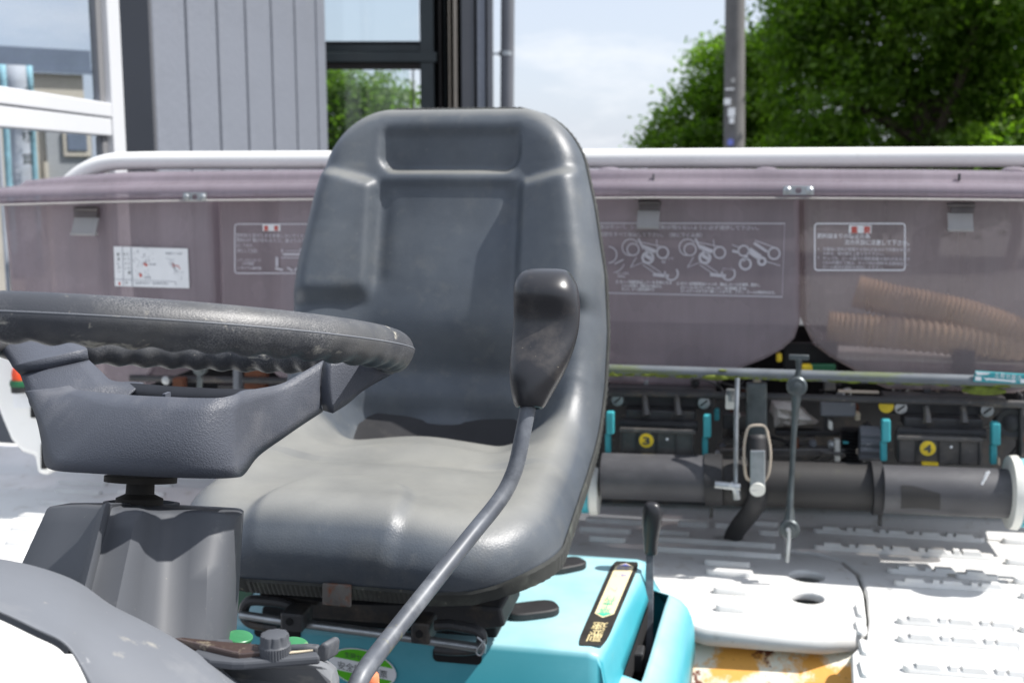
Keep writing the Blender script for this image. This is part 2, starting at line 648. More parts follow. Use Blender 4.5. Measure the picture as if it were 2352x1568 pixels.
M['knob'] = mat('knob_plastic', (0.018, 0.018, 0.021), 0.33, var=(20, 0.2), bump=(40, 0.02, 0.0008), spec=0.6,
                spots=[(22, 0.56, 0.74, (0.10, 0.088, 0.078), 0.6), (260, 0.70, 0.73, (0.55, 0.5, 0.4), 0.7)])
M['boot'] = mat('grease_boot', (0.030, 0.025, 0.020), 0.75, var=(30, 0.4), bump=(90, 0.3, 0.001))
M['brownlid'] = mat('smoky_brown_cover', (0.060, 0.040, 0.035), 0.22, var=(16, 0.2), coat=0.5,
                    spots=[(130, 0.56, 0.68, (0.33, 0.29, 0.21), 0.7), (20, 0.6, 0.8, (0.22, 0.18, 0.13), 0.6)])
M['green'] = mat('green_plastic', (0.035, 0.19, 0.075), 0.35, var=(30, 0.25), spots=[(90, 0.6, 0.7, (0.3, 0.33, 0.2), 0.4)])
M['tan'] = mat('dusty_paper', (0.52, 0.45, 0.33), 0.8, var=(40, 0.2))
M['trim'] = mat('edge_trim_rubber', (0.035, 0.037, 0.034), 0.65, var=(40, 0.3), spots=[(20, 0.55, 0.75, (0.13, 0.15, 0.12), 0.55), (80, 0.64, 0.72, (0.3, 0.29, 0.22), 0.5)])
M['clip'] = mat('rusty_clip', (0.12, 0.11, 0.10), 0.6, metal=0.3, var=(40, 0.3), spots=[(50, 0.5, 0.62, (0.18, 0.06, 0.025), 0.9), (90, 0.6, 0.7, (0.34, 0.33, 0.28), 0.6)])
M['hopper'] = clear_mat('smoky_mauve_plastic', (0.86, 0.80, 0.82), 0.34, 0.22, (0.345, 0.298, 0.318), 0.22)
M['hopper_clear'] = clear_mat('clearer_mauve_plastic', (0.95, 0.91, 0.88), 0.44, 0.22, (0.345, 0.298, 0.308), 0.22)
M['lid'] = clear_mat('smoky_mauve_lid', (0.88, 0.83, 0.86), 0.42, 0.16, (0.40, 0.36, 0.40), 0.40)
M['clasp'] = clear_mat('clear_clasp', (0.9, 0.9, 0.9), 0.25, 0.2, (0.55, 0.54, 0.53), 0.3)
M['clasp_dark'] = mat('clasp_strap', (0.10, 0.085, 0.085), 0.4, var=(40, 0.3))
M['print'] = mat('pale_print', (0.80, 0.80, 0.84), 0.5)
M['print_dim'] = mat('faint_pale_print', (0.54, 0.52, 0.56), 0.5)
M['paper'] = mat('white_label', (0.78, 0.79, 0.80), 0.45, var=(30, 0.04))
M['ink'] = mat('dark_ink', (0.05, 0.06, 0.06), 0.5)
M['ink_soft'] = mat('worn_ink', (0.34, 0.35, 0.38), 0.5)
M['red'] = mat('red_print', (0.55, 0.06, 0.03), 0.5)
M['blue'] = mat('blue_print', (0.16, 0.19, 0.55), 0.5)
M['greenprint'] = mat('green_print', (0.06, 0.50, 0.32), 0.5)
M['lime'] = mat('lime_print', (0.10, 0.48, 0.015), 0.4)
M['cream'] = mat('cream_print', (0.78, 0.68, 0.42), 0.5, var=(20, 0.06))
M['gold'] = mat('gold_print', (0.62, 0.52, 0.28), 0.5)
M['labelblack'] = mat('label_black', (0.03, 0.028, 0.024), 0.4, var=(30, 0.4))
M['yellow'] = mat('yellow_badge', (0.72, 0.52, 0.02), 0.5, var=(50, 0.15))
M['smoke'] = mat('smoked_box', (0.075, 0.072, 0.070), 0.28, var=(20, 0.3), spots=[(35, 0.50, 0.72, (0.17, 0.15, 0.125), 0.65), (120, 0.62, 0.70, (0.26, 0.24, 0.2), 0.5)])
M['roller'] = mat('roller_pipe', (0.055, 0.055, 0.061), 0.55, var=(10, 0.2), spots=[(12, 0.5, 0.75, (0.13, 0.13, 0.135), 0.6, (0.5, 1, 1))])
M['roller_dark'] = mat('dark_roller_pipe', (0.022, 0.021, 0.021), 0.6, var=(10, 0.3), spots=[(8, 0.62, 0.8, (0.07, 0.075, 0.03), 0.6)])
M['capwhite'] = mat('cap_plastic', (0.66, 0.66, 0.61), 0.45, var=(18, 0.08), spots=[(40, 0.62, 0.75, (0.4, 0.38, 0.3), 0.5)])
M['orange'] = mat('orange_plastic', (0.75, 0.22, 0.10), 0.4, var=(30, 0.15), spots=[(60, 0.55, 0.7, (0.75, 0.45, 0.32), 0.6)])
M['redlamp'] = mat('red_lamp', (0.70, 0.07, 0.02), 0.3, coat=0.4)
M['dgreen'] = mat('dark_green_plastic', (0.01, 0.10, 0.04), 0.4)
M['rust'] = mat('rusted_sheet', (0.72, 0.69, 0.58), 0.6, var=(6, 0.06),
                spots=[(13, 0.47, 0.56, (0.74, 0.34, 0.04), 0.95, (1, 1, 0.6)), (13, 0.55, 0.58, (0.15, 0.04, 0.018), 1.0), (60, 0.62, 0.68, (0.25, 0.10, 0.03), 0.6)], bump=(60, 0.25, 0.002))
M['rustdark'] = mat('dark_rust', (0.11, 0.040, 0.020), 0.9, var=(20, 0.5), bump=(60, 0.6, 0.003))
M['hose'] = mat('tan_corrugated_hose', (0.74, 0.58, 0.38), 0.45, var=(10, 0.12))
M['bag'] = mat('crumpled_film', (0.66, 0.63, 0.58), 0.3, var=(20, 0.15), bump=(30, 0.4, 0.004))
M['asphalt'] = mat('asphalt', (0.075, 0.076, 0.08), 0.9, var=(0.8, 0.2), bump=(60, 0.4, 0.004), spots=[(90, 0.6, 0.7, (0.16, 0.16, 0.16), 0.5), (0.5, 0.5, 0.7, (0.11, 0.11, 0.115), 0.6)])
M['siding'] = mat('grey_siding', (0.180, 0.195, 0.228), 0.5, var=(2, 0.07), bump=(38, 0.3, 0.008), spots=[(70, 0.62, 0.75, (0.30, 0.31, 0.33), 0.4), (5, 0.55, 0.8, (0.24, 0.25, 0.27), 0.5, (3, 3, 0.25))])
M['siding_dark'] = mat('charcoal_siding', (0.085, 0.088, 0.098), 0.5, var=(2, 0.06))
M['frame_dark'] = mat('dark_window_frame', (0.020, 0.028, 0.030), 0.4, var=(6, 0.2))
M['frame_brown'] = mat('brown_shadow_gap', (0.020, 0.016, 0.014), 0.7, var=(6, 0.3))
M['jamb'] = mat('beige_jamb', (0.42, 0.36, 0.29), 0.6, var=(6, 0.1))
M['alu'] = mat('white_aluminium', (0.56, 0.57, 0.59), 0.35, var=(3, 0.03), spots=[(30, 0.68, 0.8, (0.5, 0.45, 0.35), 0.5)])
M['gasket'] = mat('grey_gasket', (0.17, 0.17, 0.175), 0.6)
M['pipe'] = mat('grey_downpipe', (0.13, 0.135, 0.15), 0.4, var=(4, 0.08))
M['glass'] = glass_mat('window_glass', (0.88, 0.92, 0.93))
M['doorglass'] = glass_mat('door_glass', (0.90, 0.93, 0.97))
M['render'] = mat('beige_render', (0.60, 0.53, 0.42), 0.8, var=(1.2, 0.06), bump=(40, 0.2, 0.004))
M['grey_shade'] = mat('shade_grey_render', (0.36, 0.36, 0.35), 0.8, var=(1.2, 0.08))
M['roof'] = mat('blue_grey_roof', (0.16, 0.19, 0.24), 0.6, var=(2, 0.15))
M['bannerwhite'] = clear_mat('banner_cloth', (1, 1, 1), 0.0, 0.8, (0.80, 0.82, 0.84), 0.5)
M['bannerteal'] = mat('banner_teal', (0.30, 0.52, 0.58), 0.8, var=(9, 0.25))
M['concrete'] = mat('pole_concrete', (0.15, 0.145, 0.14), 0.85, var=(3, 0.2), bump=(30, 0.2, 0.004), spots=[(6, 0.55, 0.75, (0.08, 0.075, 0.07), 0.6, (1, 1, 0.3))])
M['bark'] = mat('bark', (0.075, 0.055, 0.04), 0.9, var=(6, 0.4), bump=(14, 0.8, 0.03))


def leaf_mat(name, c0, c1, tl):
    m = bpy.data.materials.new(name)
    m.use_nodes = True
    nt = m.node_tree
    N, L = nt.nodes, nt.links
    p = N['Principled BSDF']
    out = N['Material Output']
    p.inputs['Roughness'].default_value = 0.42
    tc = N.new('ShaderNodeTexCoord')
    nz = N.new('ShaderNodeTexNoise')
    nz.inputs['Scale'].default_value = 1.7
    nz.inputs['Detail'].default_value = 8
    nz.inputs['Roughness'].default_value = 0.75
    rp = N.new('ShaderNodeValToRGB')
    rp.color_ramp.elements[0].position = 0.32
    rp.color_ramp.elements[1].position = 0.70
    rp.color_ramp.elements[0].color = tuple(c0) + (1,)
    rp.color_ramp.elements[1].color = tuple(c1) + (1,)
    L.new(tc.outputs['Object'], nz.inputs['Vector'])
    L.new(nz.outputs['Fac'], rp.inputs['Fac'])
    L.new(rp.outputs['Color'], p.inputs['Base Color'])
    t = N.new('ShaderNodeBsdfTranslucent')
    g = N.new('ShaderNodeMix')
    g.data_type = 'RGBA'
    g.blend_type = 'MULTIPLY'
    g.inputs[0].default_value = 1
    g.inputs[7].default_value = (1.5, 1.9, 0.5, 1)
    L.new(rp.outputs['Color'], g.inputs[6])
    L.new(g.outputs[2], t.inputs['Color'])
    mx = N.new('ShaderNodeMixShader')
    mx.inputs[0].default_value = tl
    L.new(p.outputs[0], mx.inputs[1])
    L.new(t.outputs[0], mx.inputs[2])
    L.new(mx.outputs[0], out.inputs['Surface'])
    return m


M['leaf'] = leaf_mat('leaf_green', (0.062, 0.130, 0.018), (0.20, 0.29, 0.045), 0.58)
M['leaf2'] = leaf_mat('leaf_light_green', (0.055, 0.115, 0.016), (0.16, 0.23, 0.035), 0.45)

# ================================================================== SETTING
b = B()
b.poly([(-600, -600, 0), (600, -600, 0), (600, 600, 0), (-600, 600, 0)])
g = obj('ground', b, M['asphalt'], smooth=False)
g['kind'] = 'structure'
OFFW = Vector((0, 0, 0))

# ---- grey building: receding siding wall, then a frontal wall with the dark window
P0 = Vector((-1.500, 4.77, 0))                    # outer corner of the siding wall
wd = Vector((0.314, 0.950, 0)).normalized()       # runs away from the viewer
wnrm = Vector((0.95, -0.314, 0)).normalized()
bld = thing('grey_building', 'grey ribbed-panel building with dark framed window and downpipe behind the seat', 'building', P0)
HB = 2.75
cuts = [365, 442, 512, 576, 634, 687, 735, 757]


def on_wall(px):
    X, Y, _ = ray(px, 396)
    k = X / Y
    # P0 + t*wd : x = k*y
    t = (k * P0.y - P0.x) / (wd.x - k * wd.y)
    return t


ts = [on_wall(c) for c in cuts]
for i in range(len(ts) - 1):
    a, c = ts[i] + (0.006 if i else 0), ts[i + 1] - 0.006
    mid = P0 + wd * (a + c) / 2 + Vector((0, 0, HB / 2)) - wnrm * 0.02
    bb = B().obox(mid, wd * (c - a) / 2, wnrm * 0.02, (0, 0, HB / 2))
    obj('siding_panel', bb, M['siding'], bld, smooth=False, bevel=0.008, loc=mid)
bb = B().obox(P0 + wd * (ts[0] + ts[-1]) / 2 - wnrm * 0.09 + Vector((0, 0, HB / 2)), wd * (ts[-1] - ts[0]) / 2, wnrm * 0.05, (0, 0, HB / 2 - 0.01))
obj('wall_core', bb, M['siding_dark'], bld, smooth=False)
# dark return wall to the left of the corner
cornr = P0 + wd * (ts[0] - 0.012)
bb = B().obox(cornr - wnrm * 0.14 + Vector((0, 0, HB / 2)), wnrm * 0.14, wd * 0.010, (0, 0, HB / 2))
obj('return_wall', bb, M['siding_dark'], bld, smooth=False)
# frontal window wall
YW = 6.55


def fbox(x0, x1, y0, y1, Ya, Yb, m, name, bevel=0.004, parent=None):
    a = WY(x0, y0, Ya)
    c = WY(x1, y1, Ya)
    bb = B().box((a.x, Ya, c.z), (c.x, Yb, a.z))
    return obj(name, bb, m, parent or bld, smooth=False, bevel=bevel)


zt = -420
win = fbox(958, 1004, zt, 900, YW, YW + 0.12, M['frame_dark'], 'window_frame')
fbox(700, 975, 103, 120, YW + 0.03, YW + 0.10, M['frame_dark'], 'sash', parent=win)
fbox(700, 1003, 120, 143, YW - 0.01, YW + 0.08, M['frame_dark'], 'sash', parent=win)
fbox(700, 975, 143, 158, YW + 0.02, YW + 0.10, M['frame_brown'], 'sash', parent=win)
fbox(700, 968, 95, 103, YW + 0.04, YW + 0.10, M['void'], 'sash', parent=win)
fbox(700, 962, zt, 95, YW + 0.06, YW + 0.068, M['glass'], 'pane', 0, win)
fbox(700, 950, 158, 900, YW + 0.06, YW + 0.068, M['glass'], 'pane', 0, win)
fbox(948, 956, 158, 900, YW + 0.01, YW + 0.09, M['frame_dark'], 'sash', parent=win)
fbox(1004, 1020, zt, 900, YW - 0.004, YW + 0.16, M['frame_brown'], 'shadow_gap')
fbox(1018, 1028, zt, 900, YW - 0.02, YW + 0.14, M['frame_dark'], 'outer_frame')
fbox(975, 1133, zt, 900, YW + 0.15, YW + 0.22, M['void'], 'frame_backing', 0)
fbox(1029, 1037, zt, 900, YW - 0.040, YW + 0.14, M['jamb'], 'jamb')
fbox(1038, 1055, zt, 900, YW - 0.046, YW + 0.14, M['jamb'], 'jamb')
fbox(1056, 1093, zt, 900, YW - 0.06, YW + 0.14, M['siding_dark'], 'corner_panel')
fbox(1093, 1117, zt, 900, YW - 0.064, YW + 0.14, M['siding'], 'corner_trim')
fbox(1117, 1134, zt, 900, YW - 0.068, YW + 0.14, M['pipe'], 'edge_channel')
a, c = WY(1164, zt, YW - 0.02), WY(1160, 900, YW - 0.02)
bb = B().tube([(a.x + 0.012, YW - 0.02, a.z), (c.x, YW - 0.02, 0)], 0.0385, 16)
dp = obj('downpipe', bb, M['pipe'], bld)
q = WY(1163, 124, YW - 0.02)
bb = B().lathe((q.x, q.y, q.z - 0.012), (0, 0, 1), [(0.0385, 0), (0.0425, 0), (0.0425, 0.024), (0.0385, 0.024)], 20)
bb.box((q.x - 0.105, q.y - 0.008, q.z - 0.006), (q.x - 0.03, q.y + 0.008, q.z + 0.006))
obj('pipe_clamp', bb, M['steel'], dp)

# ---- white aluminium glass entrance at the left edge
pa, pb = WY(-250, 396, 2.35), WY(268, 396, 3.55)
dv = Vector((pb.x - pa.x, pb.y - pa.y, 0))
dl = dv.length
dv.normalize()
dn = Vector((dv.y, -dv.x, 0))
ent = thing('glass_entrance', 'white aluminium framed glass door at the far left of the photo', 'glass door', (pb.x, pb.y, 0))


def ebox(t0, t1, z0, z1, d0, d1, m, name, bevel=0.004):
    c0 = Vector((pb.x, pb.y, 0)) - dv * (t0 + t1) / 2 + dn * (d0 + d1) / 2 + Vector((0, 0, (z0 + z1) / 2))
    bb = B().obox(c0, dv * abs(t1 - t0) / 2, dn * abs(d1 - d0) / 2, (0, 0, (z1 - z0) / 2))
    return obj(name, bb, m, ent, smooth=False, bevel=bevel)


def ezz(px, py):
    """height on the door plane under a pixel"""
    X, Y, Z = ray(px, py)
    # pb + s*dv, with x/y = X/Y
    k = X / Y
    s = (k * pb.y - pb.x) / (dv.x - k * dv.y)
    y = pb.y + s * dv.y
    return EYE + Z * y / Y, -s


zt1, tm = ezz(120, 219)
zb1, _ = ezz(120, 303)
_, tst = ezz(243, 300)
zm = (zt1 * 0.55 + zb1 * 0.45)
ebox(0.0, tst * 0.55, 0, 3.2, -0.02, 0.02, M['alu'], 'stile')
ebox(tst * 0.56, tst, 0, 3.2, -0.025, 0.025, M['alu'], 'stile')
ebox(-0.06, -0.003, 0, 3.2, -0.03, 0.012, M['alu'], 'outer_stile')
ebox(tst + 0.001, dl, zm + 0.001, zt1, -0.022, 0.024, M['alu'], 'rail')
ebox(tst + 0.001, dl, zb1, zm - 0.001, -0.022, 0.020, M['alu'], 'rail')
ebox(tst + 0.001, tst + 0.035, zt1 + 0.001, 3.19, -0.02, 0.005, M['gasket'], 'gasket')
ebox(tst + 0.001, tst + 0.035, 0, zb1 - 0.001, -0.02, 0.005, M['gasket'], 'gasket')
ebox(tst + 0.034, dl, zt1, 3.2, -0.004, 0.0, M['doorglass'], 'pane', 0)
ebox(tst + 0.034, dl, 0, zb1, -0.004, 0.0, M['doorglass'], 'pane', 0)

# ---- beyond the glass: shop banner and a beige house
q = WY(50, 396, 6.0)
ban = thing('shop_banner', 'tall white and teal cloth banner with dark Japanese characters behind the glass door', 'banner', (q.x, q.y, 0), R(32))
x0, x1 = WY(15, 396, 6).x, WY(86, 396, 6).x
zt2, zb2 = WY(50, 150, 6).z, WY(50, 640, 6).z
wv = lambda z: 0.012 * math.sin(z * 6)
zs = np.linspace(zb2, zt2, 14)
for (xa, xb, mm, nm) in ((x0, x0 + 0.034, 'bannerteal', 'side_strip'), (x0 + 0.035, x1 - 0.032, 'bannerwhite', 'cloth'), (x1 - 0.031, x1, 'bannerteal', 'side_strip')):
    bb = B().grid([[(xa, 6 + wv(z), z), (xb, 6 + wv(z), z)] for z in zs])
    obj(nm, bb, M[mm], ban, solid=0.003)
bb = B()
for ch, yy in (('バ', 205), ('農', 262), ('機', 310), ('買', 362)):
    p = WY(43, yy + 14, 5.97)
    put_text(bb, ch, p, (1, 0, 0), (0, 0, 1), 0.062, bold=0.01)
obj('lettering', bb, M['ink'], ban, smooth=False)
bb = B()
for k in range(9):
    p = WY(26, 285 + k * 16, 5.96)
    put_text(bb, 'アグリサポート店'[k % 8], p, (1, 0, 0), (0, 0, 1), 0.024)
obj('side_lettering', bb, M['paper'], ban, smooth=False)
bb = B().tube([(x0 - 0.02, 6.01, 0), (x0 - 0.02, 6.01, zt2 + 0.08)], 0.012, 8)
obj('pole', bb, M['alu'], ban)

YH = 13.0
HROT = R(34)
hs = thing('beige_house', 'beige rendered house with blue-grey roof seen through the glass door', 'house', (WY(110, 396, YH).x, YH, 0), HROT)
hx0, hx1 = WY(-260, 396, YH).x, WY(199, 396, YH).x
bb = B().box((hx0, YH, 0), (hx1, YH + 5, WY(0, 168, YH).z))
wl = obj('wall', bb, M['render'], hs, smooth=False)
zc = WY(0, 258, YH).z
bb = B().box((WY(84, 0, YH).x, YH - 0.06, 0), (hx1 + 0.05, YH - 0.003, zc))
obj('shaded_wall', bb, M['grey_shade'], hs, smooth=False)  # shade on the lower beige wall, put into the colour as grey
for (xa, ya, xb, yb, mm, d) in ((137, 298, 201, 360, 'render', 0.10), (146, 306, 193, 347, 'roof', 0.115)):
    p, q = WY(xa, ya, YH), WY(xb, yb, YH)
    bb = B().box((p.x, YH - d, q.z), (q.x, YH - 0.062, p.z))
    obj('window' if d == 0.10 else 'window_pane', bb, M[mm], hs, smooth=False, bevel=0.01)
p, q = WY(94, 372, YH), WY(108, 470, YH)
bb = B().box((p.x, YH - 0.2, 0), (q.x, YH - 0.07, p.z))
obj('porch_post', bb, M['render'], hs, smooth=False)
zr0, zr1 = WY(0, 168, YH).z, WY(0, 112, YH).z
bb = B().prism([(hx0, YH - 0.08, zr0), (hx1 + 0.1, YH - 0.08, zr0), (hx1 + 0.1, YH + 2.5, zr1 - 0.05), (hx0, YH + 2.5, zr1 - 0.05)], (0, 0, 0.06))
rf = obj('roof', bb, M['roof'], hs, smooth=False)
bb = B().box((hx0, YH - 0.07, zr0 + 0.06), (hx1 + 0.08, YH - 0.01, zr1))
obj('parapet', bb, M['roof'], hs, smooth=False)

# ---- trees and the pole
rng = np.random.default_rng(11)


def tree(name, label, base, blobs, n_leaf, size, m, trunk_r, trunk_h, limbs, seed=1, clump=0.34):
    rg = np.random.default_rng(seed)
    t = thing(name, label, 'tree', base)
    bx, by = base[0], base[1]
    bb = B()
    bb.tube(catmull([(bx, by, 0), (bx + 0.08, by, trunk_h * 0.5), (bx - 0.05, by + 0.05, trunk_h)], 5), [trunk_r * (1 - 0.05 * k) for k in range(11)], 10)
    for (cx, cy, cz, rx, ry, rz) in blobs[:limbs]:
        s = Vector((bx, by, trunk_h * (0.55 + 0.4 * rg.random())))
        e = Vector((cx, cy, cz))
        mid = s.lerp(e, 0.5) + Vector((rg.normal() * 0.2, rg.normal() * 0.2, 0.2))
        pts = catmull([s, mid, e], 5)
        bb.tube(pts, [trunk_r * 0.5 * (1 - 0.8 * k / (len(pts) - 1)) for k in range(len(pts))], 7)
    obj('trunk', bb, M['bark'], t)
    vol = np.array([b_[3] * b_[4] * b_[5] for b_ in blobs]) ** (2 / 3)
    vol /= vol.sum()
    P = []
    per = 60
    for k in range(n_leaf // per):
        c = blobs[rg.choice(len(blobs), p=vol)]
        d = rg.normal(size=3)
        d /= np.linalg.norm(d)
        rr = rg.random() ** 0.30
        cen = np.array(c[:3]) + d * rr * np.array(c[3:])
        sc = clump * (0.6 + 0.8 * rg.random())
        q = rg.normal(size=(per, 3)) * np.array([sc, sc, sc * 0.55]) * 0.6
        P.append(cen + q)
    P = np.concatenate(P)
    P = P[P[:, 2] > 0.25]
    n = len(P)
    nrm = rg.normal(size=(n, 3)) * 0.75 + np.array([0.15, -0.1, 0.9])
    nrm /= np.linalg.norm(nrm, axis=1)[:, None]
    t1 = np.cross(nrm, rg.normal(size=(n, 3)))
    t1 /= np.linalg.norm(t1, axis=1)[:, None]
    t2 = np.cross(nrm, t1)
    L = size * (0.6 + 0.8 * rg.random(n))[:, None]
    Wd = L * 0.5
    v0 = P - t1 * L * 0.5
    v1 = P + t2 * Wd * 0.5 + nrm * L * 0.06
    v2 = P + t1 * L * 0.5 - nrm * L * 0.10
    v3 = P - t2 * Wd * 0.5 + nrm * L * 0.06
    V = np.stack([v0, v1, v2, v3], 1).reshape(-1, 3) - np.array(base)
    me = bpy.data.meshes.new('crown')
    me.vertices.add(4 * n)
    me.vertices.foreach_set('co', V.ravel().astype(np.float32))
    me.loops.add(4 * n)
    me.loops.foreach_set('vertex_index', np.arange(4 * n, dtype=np.int32))
    me.polygons.add(n)
    me.polygons.foreach_set('loop_start', np.arange(0, 4 * n, 4, dtype=np.int32))
    me.polygons.foreach_set('loop_total', np.full(n, 4, dtype=np.int32))
    me.materials.append(m)
    me.update()
    o = bpy.data.objects.new('crown', me)
    COL.objects.link(o)
    o.parent = t
    return t


def bl(px, py, Y, rx, ry, rz):
    p = WY(px, py, Y)
    return (p.x, p.y, p.z, rx, ry, rz)


Y1 = 17.0
tree('broadleaf_tree', 'dense rounded green tree left of and behind the utility pole', (WY(1640, 396, Y1 + 2).x, Y1 + 2, 0),
     [bl(1650, 330, Y1 + 2, 1.10, 1.2, 1.0), bl(1700, 200, Y1 + 2, 0.95, 1.1, 0.8), bl(1560, 380, Y1 + 2, 0.75, 0.9, 0.75), bl(1740, 430, Y1 + 2, 1.4, 1.2, 0.9), bl(1640, 500, Y1 + 2, 1.25, 1.0, 0.8), bl(1740, 130, Y1 + 2.3, 0.6, 0.7, 0.4)],
     52000, 0.100, M['leaf'], 0.16, 1.6, 4, 3, 0.26)
tree('broadleaf_tree', 'large dark spreading tree right of the utility pole with bright leaf clumps at top', (WY(2130, 396, Y1).x, Y1, 0),
     [bl(2050, 60, Y1, 1.7, 1.5, 0.9), bl(2250, -60, Y1 - 1.4, 1.5, 1.2, 0.7), bl(1900, 230, Y1, 1.1, 1.2, 0.8), bl(2200, 250, Y1 + 0.6, 1.6, 1.2, 0.9), bl(1850, 60, Y1 + 0.2, 0.75, 0.9, 0.6),
      bl(2400, 150, Y1, 1.5, 1.5, 1.4), bl(1960, -160, Y1, 1.3, 1.4, 1.0), bl(2300, -300, Y1, 1.9, 1.7, 1.1), bl(1870, 370, Y1 - 0.3, 1.0, 0.9, 0.5), bl(2080, 430, Y1 + 0.4, 1.8, 1.1, 0.7), bl(2560, 330, Y1 - 0.4, 1.4, 1.2, 1.3)],
     140000, 0.105, M['leaf'], 0.22, 2.4, 7, 5, 0.32)
tree('broadleaf_tree', 'yellow-green low tree at the right edge beyond the white rail', (WY(2330, 396, Y1 - 1.6).x, Y1 - 1.6, 0),
     [bl(2330, 345, Y1 - 1.6, 0.7, 0.6, 0.45), bl(2270, 370, Y1 - 1.6, 0.45, 0.5, 0.3), bl(2420, 290, Y1 - 1.6, 0.6, 0.6, 0.6)], 9000, 0.095, M['leaf'], 0.09, 1.2, 2, 8, 0.26)
tree('broadleaf_tree', 'sunlit yellow-green tree seen through the dark framed window', (WY(850, 396, 24).x, 24, 0),
     [bl(800, 260, 24, 1.25, 1.1, 1.0), bl(880, 285, 24, 0.95, 1.0, 0.95), bl(740, 250, 24, 1.0, 1.0, 0.8), bl(830, 400, 24, 1.7, 1.2, 1.0), bl(920, 380, 24, 0.6, 0.8, 0.6)],
     22000, 0.13, M['leaf2'], 0.18, 2.0, 4, 9, 0.30)

YP = 15.2
pb_, pt_ = WY(1684, 700, YP), WY(1694, -900, YP)
pole = thing('utility_pole', 'grey concrete utility pole with pale notices in front of the trees', 'pole', (pb_.x, YP, 0))
bb = B().tube([(pb_.x - 0.02, YP, 0), (pb_.x, YP, pb_.z), (pt_.x, YP, pt_.z)], [0.165, 0.148, 0.105], 18)
obj('shaft', bb, M['concrete'], pole)
for (xa, ya, xb, yb, mm) in ((1667, 203, 1686, 207, 'paper'), (1664, 226, 1678, 241, 'paper'), (1673, 248, 1688, 268, 'paper'), (1676, 270, 1686, 284, 'paper'), (1680, 180, 1688, 190, 'grey_shade'), (1672, 320, 1684, 334, 'blue')):
    p, q = WY(xa, ya, YP - 0.16), WY(xb, yb, YP - 0.16)
    bb = B().box((p.x, YP - 0.162, q.z), (q.x, YP - 0.13, p.z))
    obj('notice', bb, M[mm], pole, smooth=False)

# ================================================================== THE MACHINE
UC = -0.387
ROOT = Vector((UC, 1.60, 0))
rw = Vector((ROOT.x * CA + ROOT.y * SA, -ROOT.x * SA + ROOT.y * CA, 0))
mc = thing('rice_transplanter', 'turquoise and white ride-on rice transplanter with grey seat, steering wheel and mauve hoppers', 'farm machine', rw, -YAW, off=ROOT)
UX, UW, UZ = Vector((1, 0, 0)), Vector((0, 1, 0)), Vector((0, 0, 1))

# ---- steering wheel
WC = Vector((UC - 0.012, 0.71, 0))
WC.z = W(330, 778, WC.y).z
TILT = R(12.5)
an = Vector((0, math.sin(TILT), math.cos(TILT)))           # shaft axis, up
aw = Vector((0, math.cos(TILT), -math.sin(TILT)))          # in the wheel plane, towards the driver
RC, RT = 0.1745, 0.0137
rings = []
NS = 440
for i in range(NS):
    th = 2 * math.pi * i / NS
    d = UX * math.cos(th) + aw * math.sin(th)
    ring = []
    for k in range(28):
        ph = 2 * math.pi * k / 28
        lo = max(0, math.cos(ph - math.pi * 1.36))  # lower inner side carries the finger grips
        r = RT * (1 + 0.02 * math.cos(2 * ph)) + 0.0021 * lo * (0.5 + 0.5 * math.cos(52 * th)) * 1.1 - 0.0004
        if k == 0:
            r += 0.0005
        ring.append(WC + d * (RC + r * math.cos(ph)) + an * (r * 1.02 * math.sin(ph)))
    rings.append(ring)
rings.append(rings[0])
sw = obj('steering_wheel', B().loft(rings, True, False), M['rim'], mc, angle=180)


sm = B().tube([WC + (UX * math.cos(2 * math.pi * k / 180) + aw * math.sin(2 * math.pi * k / 180)) * (RC + RT * 1.005) + an * 0.0012 for k in range(181)], 0.00055, 6, False)
obj('rim_seam', sm, M['cowl'], sw, angle=180)


def strip(cols, bulge=0.012, nrow=7):
    """columns of (top px, top py, top w, bottom px, bottom py, bottom w) to a curved sheet"""
    rows = []
    for c in cols:
        a, d = W(c[0], c[1], c[2]), W(c[3], c[4], c[5])
        rows.append([a.lerp(d, k / (nrow - 1)) + UW * (-bulge * math.sin(math.pi * k / (nrow - 1)) ** 0.8) for k in range(nrow)])
    # smooth between the columns
    out = []
    for j in range(nrow):
        out.append(catmull([r[j] for r in rows], 5))
    return B().grid(out)


left_cols = [(120, 762, .815, -60, 770, .80), (140, 772, .808, -28, 782, .795), (165, 790, .80, 8, 806, .785), (188, 812, .788, 32, 836, .77), (204, 829, .778, 48, 862, .757)]
arm_cols = [(205, 830, .777, 49, 863, .756), (234, 857, .768, 64, 902, .744), (257, 876, .762, 78, 940, .732), (300, 879, .768, 150, 965, .735), (330, 881, .770, 230, 980, .745)]
hub_cols = [(160, 889, .7385, 60, 897, .734), (181, 899, .724, 76, 932, .722), (214, 903, .708, 90, 972, .703), (246, 906, .693, 100, 1020, .684), (282, 909, .680, 109, 1070, .665), (330, 912, .669, 140, 1082, .652),
            (385, 914, .662, 215, 1086, .643), (440, 916, .658, 330, 1091, .640), (495, 915, .660, 440, 1095, .646), (540, 906, .675, 530, 1096, .662), (562, 896, .688, 556, 1089, .682), (595, 892, .703, 590, 1046, .70), (648, 880, .73, 650, 1003, .722),
            (700, 852, .752, 698, 970, .745), (741, 828, .770, 738, 944, .764)]
right_cols = [(744, 827, .771, 741, 942, .766), (790, 818, .785, 775, 918, .78), (835, 812, .80, 815, 886, .792), (895, 806, .812, 890, 838, .808)]
hub = obj('hub_cover', strip(hub_cols, 0.007), M['hub'], sw, angle=180, solid=0.003, soff=0)
obj('spoke_root', strip(arm_cols, 0.006), M['hub'], sw, angle=180, solid=0.003, soff=0)
obj('spoke', strip(left_cols, 0.008), M['hub'], sw, angle=180, solid=0.010, soff=1)
